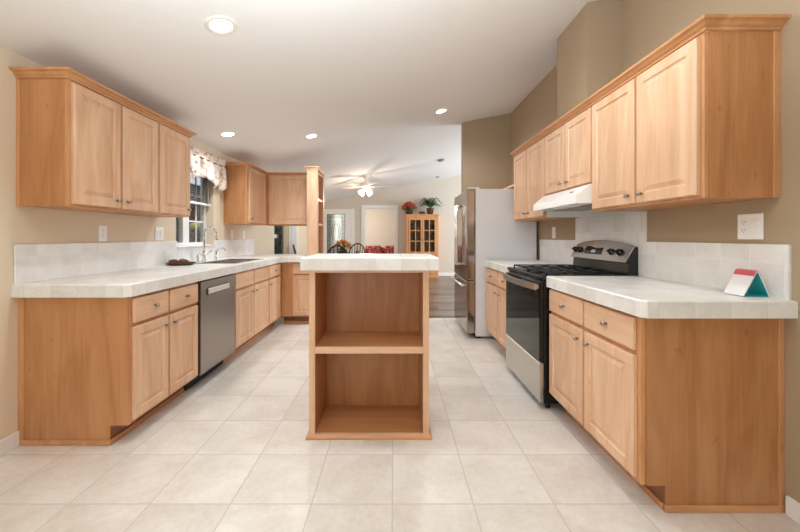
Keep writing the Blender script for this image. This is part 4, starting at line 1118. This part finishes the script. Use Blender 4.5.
bm = bmesh.new(); bx(bm, hx0 - 0.035, hx1 + 0.035, hyf - 0.03, hyb, HZ - 0.022, HZ, 0.004); bx(bm, hx0 - 0.015, hx1 + 0.015, hyf - 0.01, hyb, HZ - 0.05, HZ - 0.022, 0.004); part('cornice', bm, 'pine', t)
bm = bmesh.new(); bx(bm, hx0, hx0 + 0.06, hyf, hyf + 0.02, 0, HZ - 0.05); bx(bm, hx1 - 0.06, hx1, hyf, hyf + 0.02, 0, HZ - 0.05); bx(bm, hx0 + 0.06, hx1 - 0.06, hyf, hyf + 0.02, HZ - 0.115, HZ - 0.05); bx(bm, hx0 + 0.06, hx1 - 0.06, hyf, hyf + 0.02, 0.60, 0.70); bx(bm, hx0 + 0.06, hx1 - 0.06, hyf, hyf + 0.02, 0, 0.10)
part('face_frame', bm, 'pine', t)
for z in (1.06, 1.39): part('shelf', box(hx0 + 0.025, hx1 - 0.025, hyf + 0.05, hyb - 0.015, z, z + 0.018), 'pine', t)
hm = (hx0 + hx1) / 2
for (a, c, kx) in ((hx0 + 0.062, hm - 0.004, hm - 0.03), (hm + 0.004, hx1 - 0.062, hm + 0.03)):
    bm = bmesh.new(); z0, z1 = 0.705, HZ - 0.118; s_ = 0.048
    bx(bm, a, a + s_, hyf - 0.012, hyf + 0.008, z0, z1, .002); bx(bm, c - s_, c, hyf - 0.012, hyf + 0.008, z0, z1, .002); bx(bm, a + s_, c - s_, hyf - 0.012, hyf + 0.008, z0, z0 + s_, .002); bx(bm, a + s_, c - s_, hyf - 0.012, hyf + 0.008, z1 - s_, z1, .002)
    mx = (a + c) / 2; bx(bm, mx - 0.012, mx + 0.012, hyf - 0.010, hyf + 0.002, z0 + s_, z1 - s_)
    for q in (1, 2): z = z0 + s_ + (z1 - z0 - 2 * s_) * q / 3; bx(bm, a + s_, c - s_, hyf - 0.0101, hyf + 0.0021, z - 0.012, z + 0.012)
    d = part('glass_door', bm, 'pine', t)
    part('pane', box(a + s_, c - s_, hyf + 0.003, hyf + 0.006, z0 + s_, z1 - s_), 'glass', d)
    part('knob', lathe(bmesh.new(), [(0, 0), (0.006, 0), (0.006, 0.012), (0.013, 0.018), (0, 0.026)], (kx, hyf - 0.012, 1.1), (0, -1, 0), 12), 'nickel', d)
    ld = part('door', raised_panel(lambda u, v, w_: (u, hyf - w_, v), a, c, 0.11, 0.595), 'pine', t)
    part('knob', lathe(bmesh.new(), [(0, 0), (0.006, 0), (0.006, 0.012), (0.013, 0.018), (0, 0.026)], (kx, hyf - 0.021, 0.5), (0, -1, 0), 12), 'nickel', ld)
def dish(x, y, z, r, mat, label):
    solo('display_plate', lathe(bmesh.new(), [(0, 0.012), (r * .6, 0.010), (r, 0.0), (r * .98, -0.004), (r * .55, 0.004), (0, 0.004)], (x, y, z + r), (0, -0.95, 0.3), 20), mat, label, 'plate', (x, y, z), 'plates inside the hutch')
dish(0.56, 10.78, 1.41, 0.09, 'plate', 'pale plate behind the left hutch door, upper shelf'); dish(1.10, 10.78, 1.08, 0.09, 'plate', 'pale plate behind the right hutch door, middle shelf')
dish(0.60, 10.78, 1.08, 0.08, 'blind', 'grey plate behind the left hutch door, middle shelf'); dish(1.12, 10.78, 1.41, 0.08, 'blind', 'grey plate behind the right hutch door, upper shelf')
arrangement('flower_basket', 'red flower basket on top of the hutch at the left', 'flowers', (0.45, 10.66, HZ + 0.001), 0.22, 0.36, 'red_petal', 0.12, 0.10, 24, None, 110)
t = T('potted_fern', 'green fern in a dark pot on top of the hutch at the right', 'plant', (1.08, 10.68, HZ + 0.001))
part('pot', lathe(bmesh.new(), [(0, 0), (0.08, 0), (0.11, 0.17), (0.12, 0.19), (0.10, 0.19), (0.09, 0.16), (0, 0.16)], (1.08, 10.68, HZ + 0.001), n=18), 'wicker', t)
bm = bmesh.new()
for k in range(44):
    a = random.uniform(0, 2 * PI); L = random.uniform(0.26, 0.45); up = random.uniform(0.12, 0.34)
    o_ = Vector((1.08, 10.68, HZ + 0.17)); d = Vector((math.cos(a), math.sin(a) * .38, 0))
    pts = [o_ + d * L * s_ + Vector((0, 0, up * math.sin(PI * min(1, s_ * 1.05) * .8) * 1.2 * (1 - .35 * s_))) for s_ in [i / 10 for i in range(11)]]
    tube(bm, pts, 0.003, 4)
    for i in range(2, 11):
        tan = (pts[i] - pts[i - 1]).normalized(); sd = tan.cross(Vector((0, 0, 1))).normalized(); wl_ = 0.085 * (1.15 - i / 11)
        for sg in (-1, 1): leaf(bm, pts[i], tan * .5 + sd * sg, wl_, 0.032)
part('fronds', bm, 'leaf', t)
t = T('ivy_sprig', 'trailing green ivy sprig between flower basket and fern', 'plant', (0.83, 10.55, HZ + 0.001))
bm = bmesh.new()
for k in range(50):
    p = Vector((0.83 + random.uniform(-.06, .06), 10.55 + random.uniform(-.03, .10), HZ + 0.012 + random.uniform(0, .07))); a = random.uniform(0, 2 * PI)
    leaf(bm, p, (math.cos(a), math.sin(a) * .5, random.uniform(0, .5)), 0.07, 0.05)
part('foliage', bm, 'leaf', t); part('vine', tube(bmesh.new(), [(0.78, 10.56, HZ + 0.008), (0.83, 10.55, HZ + 0.02), (0.89, 10.56, HZ + 0.01)], 0.005, 6), 'wicker', t)

# sofa in the den
t = T('floral_sofa', 'red floral sofa in the room beyond the cased opening', 'sofa', (-0.35, 12.3, 0))
part('base', box(-1.15, 0.45, 11.95, 12.75, 0.10, 0.42, 0.03, 2), 'floral', t)
part('back', box(-1.15, 0.45, 12.55, 12.78, 0.42, 0.82, 0.05, 3), 'floral', t)
for (a, c) in ((-1.36, -1.15), (0.45, 0.66)): part('arm', box(a, c, 11.95, 12.78, 0.08, 0.62, 0.06, 3), 'floral', t)
for (a, c) in ((-1.14, -0.36), (-0.34, 0.44)): part('seat_cushion', box(a, c, 11.90, 12.50, 0.42, 0.55, 0.04, 3), 'floral', t)
for (x, y) in ((-1.28, 12.0), (0.58, 12.0), (-1.28, 12.72), (0.58, 12.72)): part('foot', box(x - .03, x + .03, y - .03, y + .03, 0, 0.10), 'walnut', t)
def pillow(x0, x1, label):
    bm = bmesh.new(); bx(bm, x0, x1, 12.36, 12.54, 0.555, 0.88, 0.085, 5)
    for f in bm.faces: f.smooth = True
    solo('throw_pillow', bm, 'floral', label, 'pillow', ((x0 + x1) / 2, 12.45, 0.555), 'pillows on the floral sofa')
pillow(-1.06, -0.42, 'wide red floral pillow on the left half of the sofa'); pillow(-0.35, 0.12, 'pinkish red floral pillow on the right half of the sofa')

# curtain and vertical blind at the patio door
def drape(name, label, cat, y0, y1, mat, amp, waves, z0=0.03, z1=2.10):
    t = T(name, label, cat, (XL + 0.07, (y0 + y1) / 2, z0)); bm = bmesh.new(); rr = []
    n = 60
    for i in range(n + 1):
        s_ = i / n; y = y0 + (y1 - y0) * s_; x = XL + 0.07 + amp * math.sin(s_ * waves * 2 * PI); rr.append([bm.verts.new((x, y, z)) for z in (z0, (z0 + z1) / 2, z1)])
    for A, B in zip(rr, rr[1:]):
        for k in range(2): bm.faces.new((A[k], B[k], B[k + 1], A[k + 1])).smooth = True
    o = part('cloth', bm, mat, t); md = o.modifiers.new('thick', 'SOLIDIFY'); md.thickness = 0.004
    return t
t = drape('door_curtain', 'beige curtain panel hanging at the patio door', 'curtain', 6.74, 7.12, 'curtain', 0.03, 4)
t2 = T('vertical_blind', 'white vertical blind drawn over the far half of the patio door', 'blind', (XL + 0.05, 7.5, 0.03))
for k in range(9):
    y = 7.17 + k * 0.083; bm = bmesh.new(); bx(bm, -0.0012, 0.0012, -0.044, 0.044, 0.03, 2.08); bmesh.ops.rotate(bm, verts=bm.verts, cent=(0, 0, 0), matrix=Matrix.Rotation(0.12, 3, 'Z')); bmesh.ops.translate(bm, verts=bm.verts, vec=(XL + 0.05, y, 0)); part('slat', bm, 'vblind', t2)
part('head_rail', box(XL + 0.001, XL + 0.10, W2[0] - 0.05, W2[1] + 0.05, 2.105, 2.15), 'plate', t2)
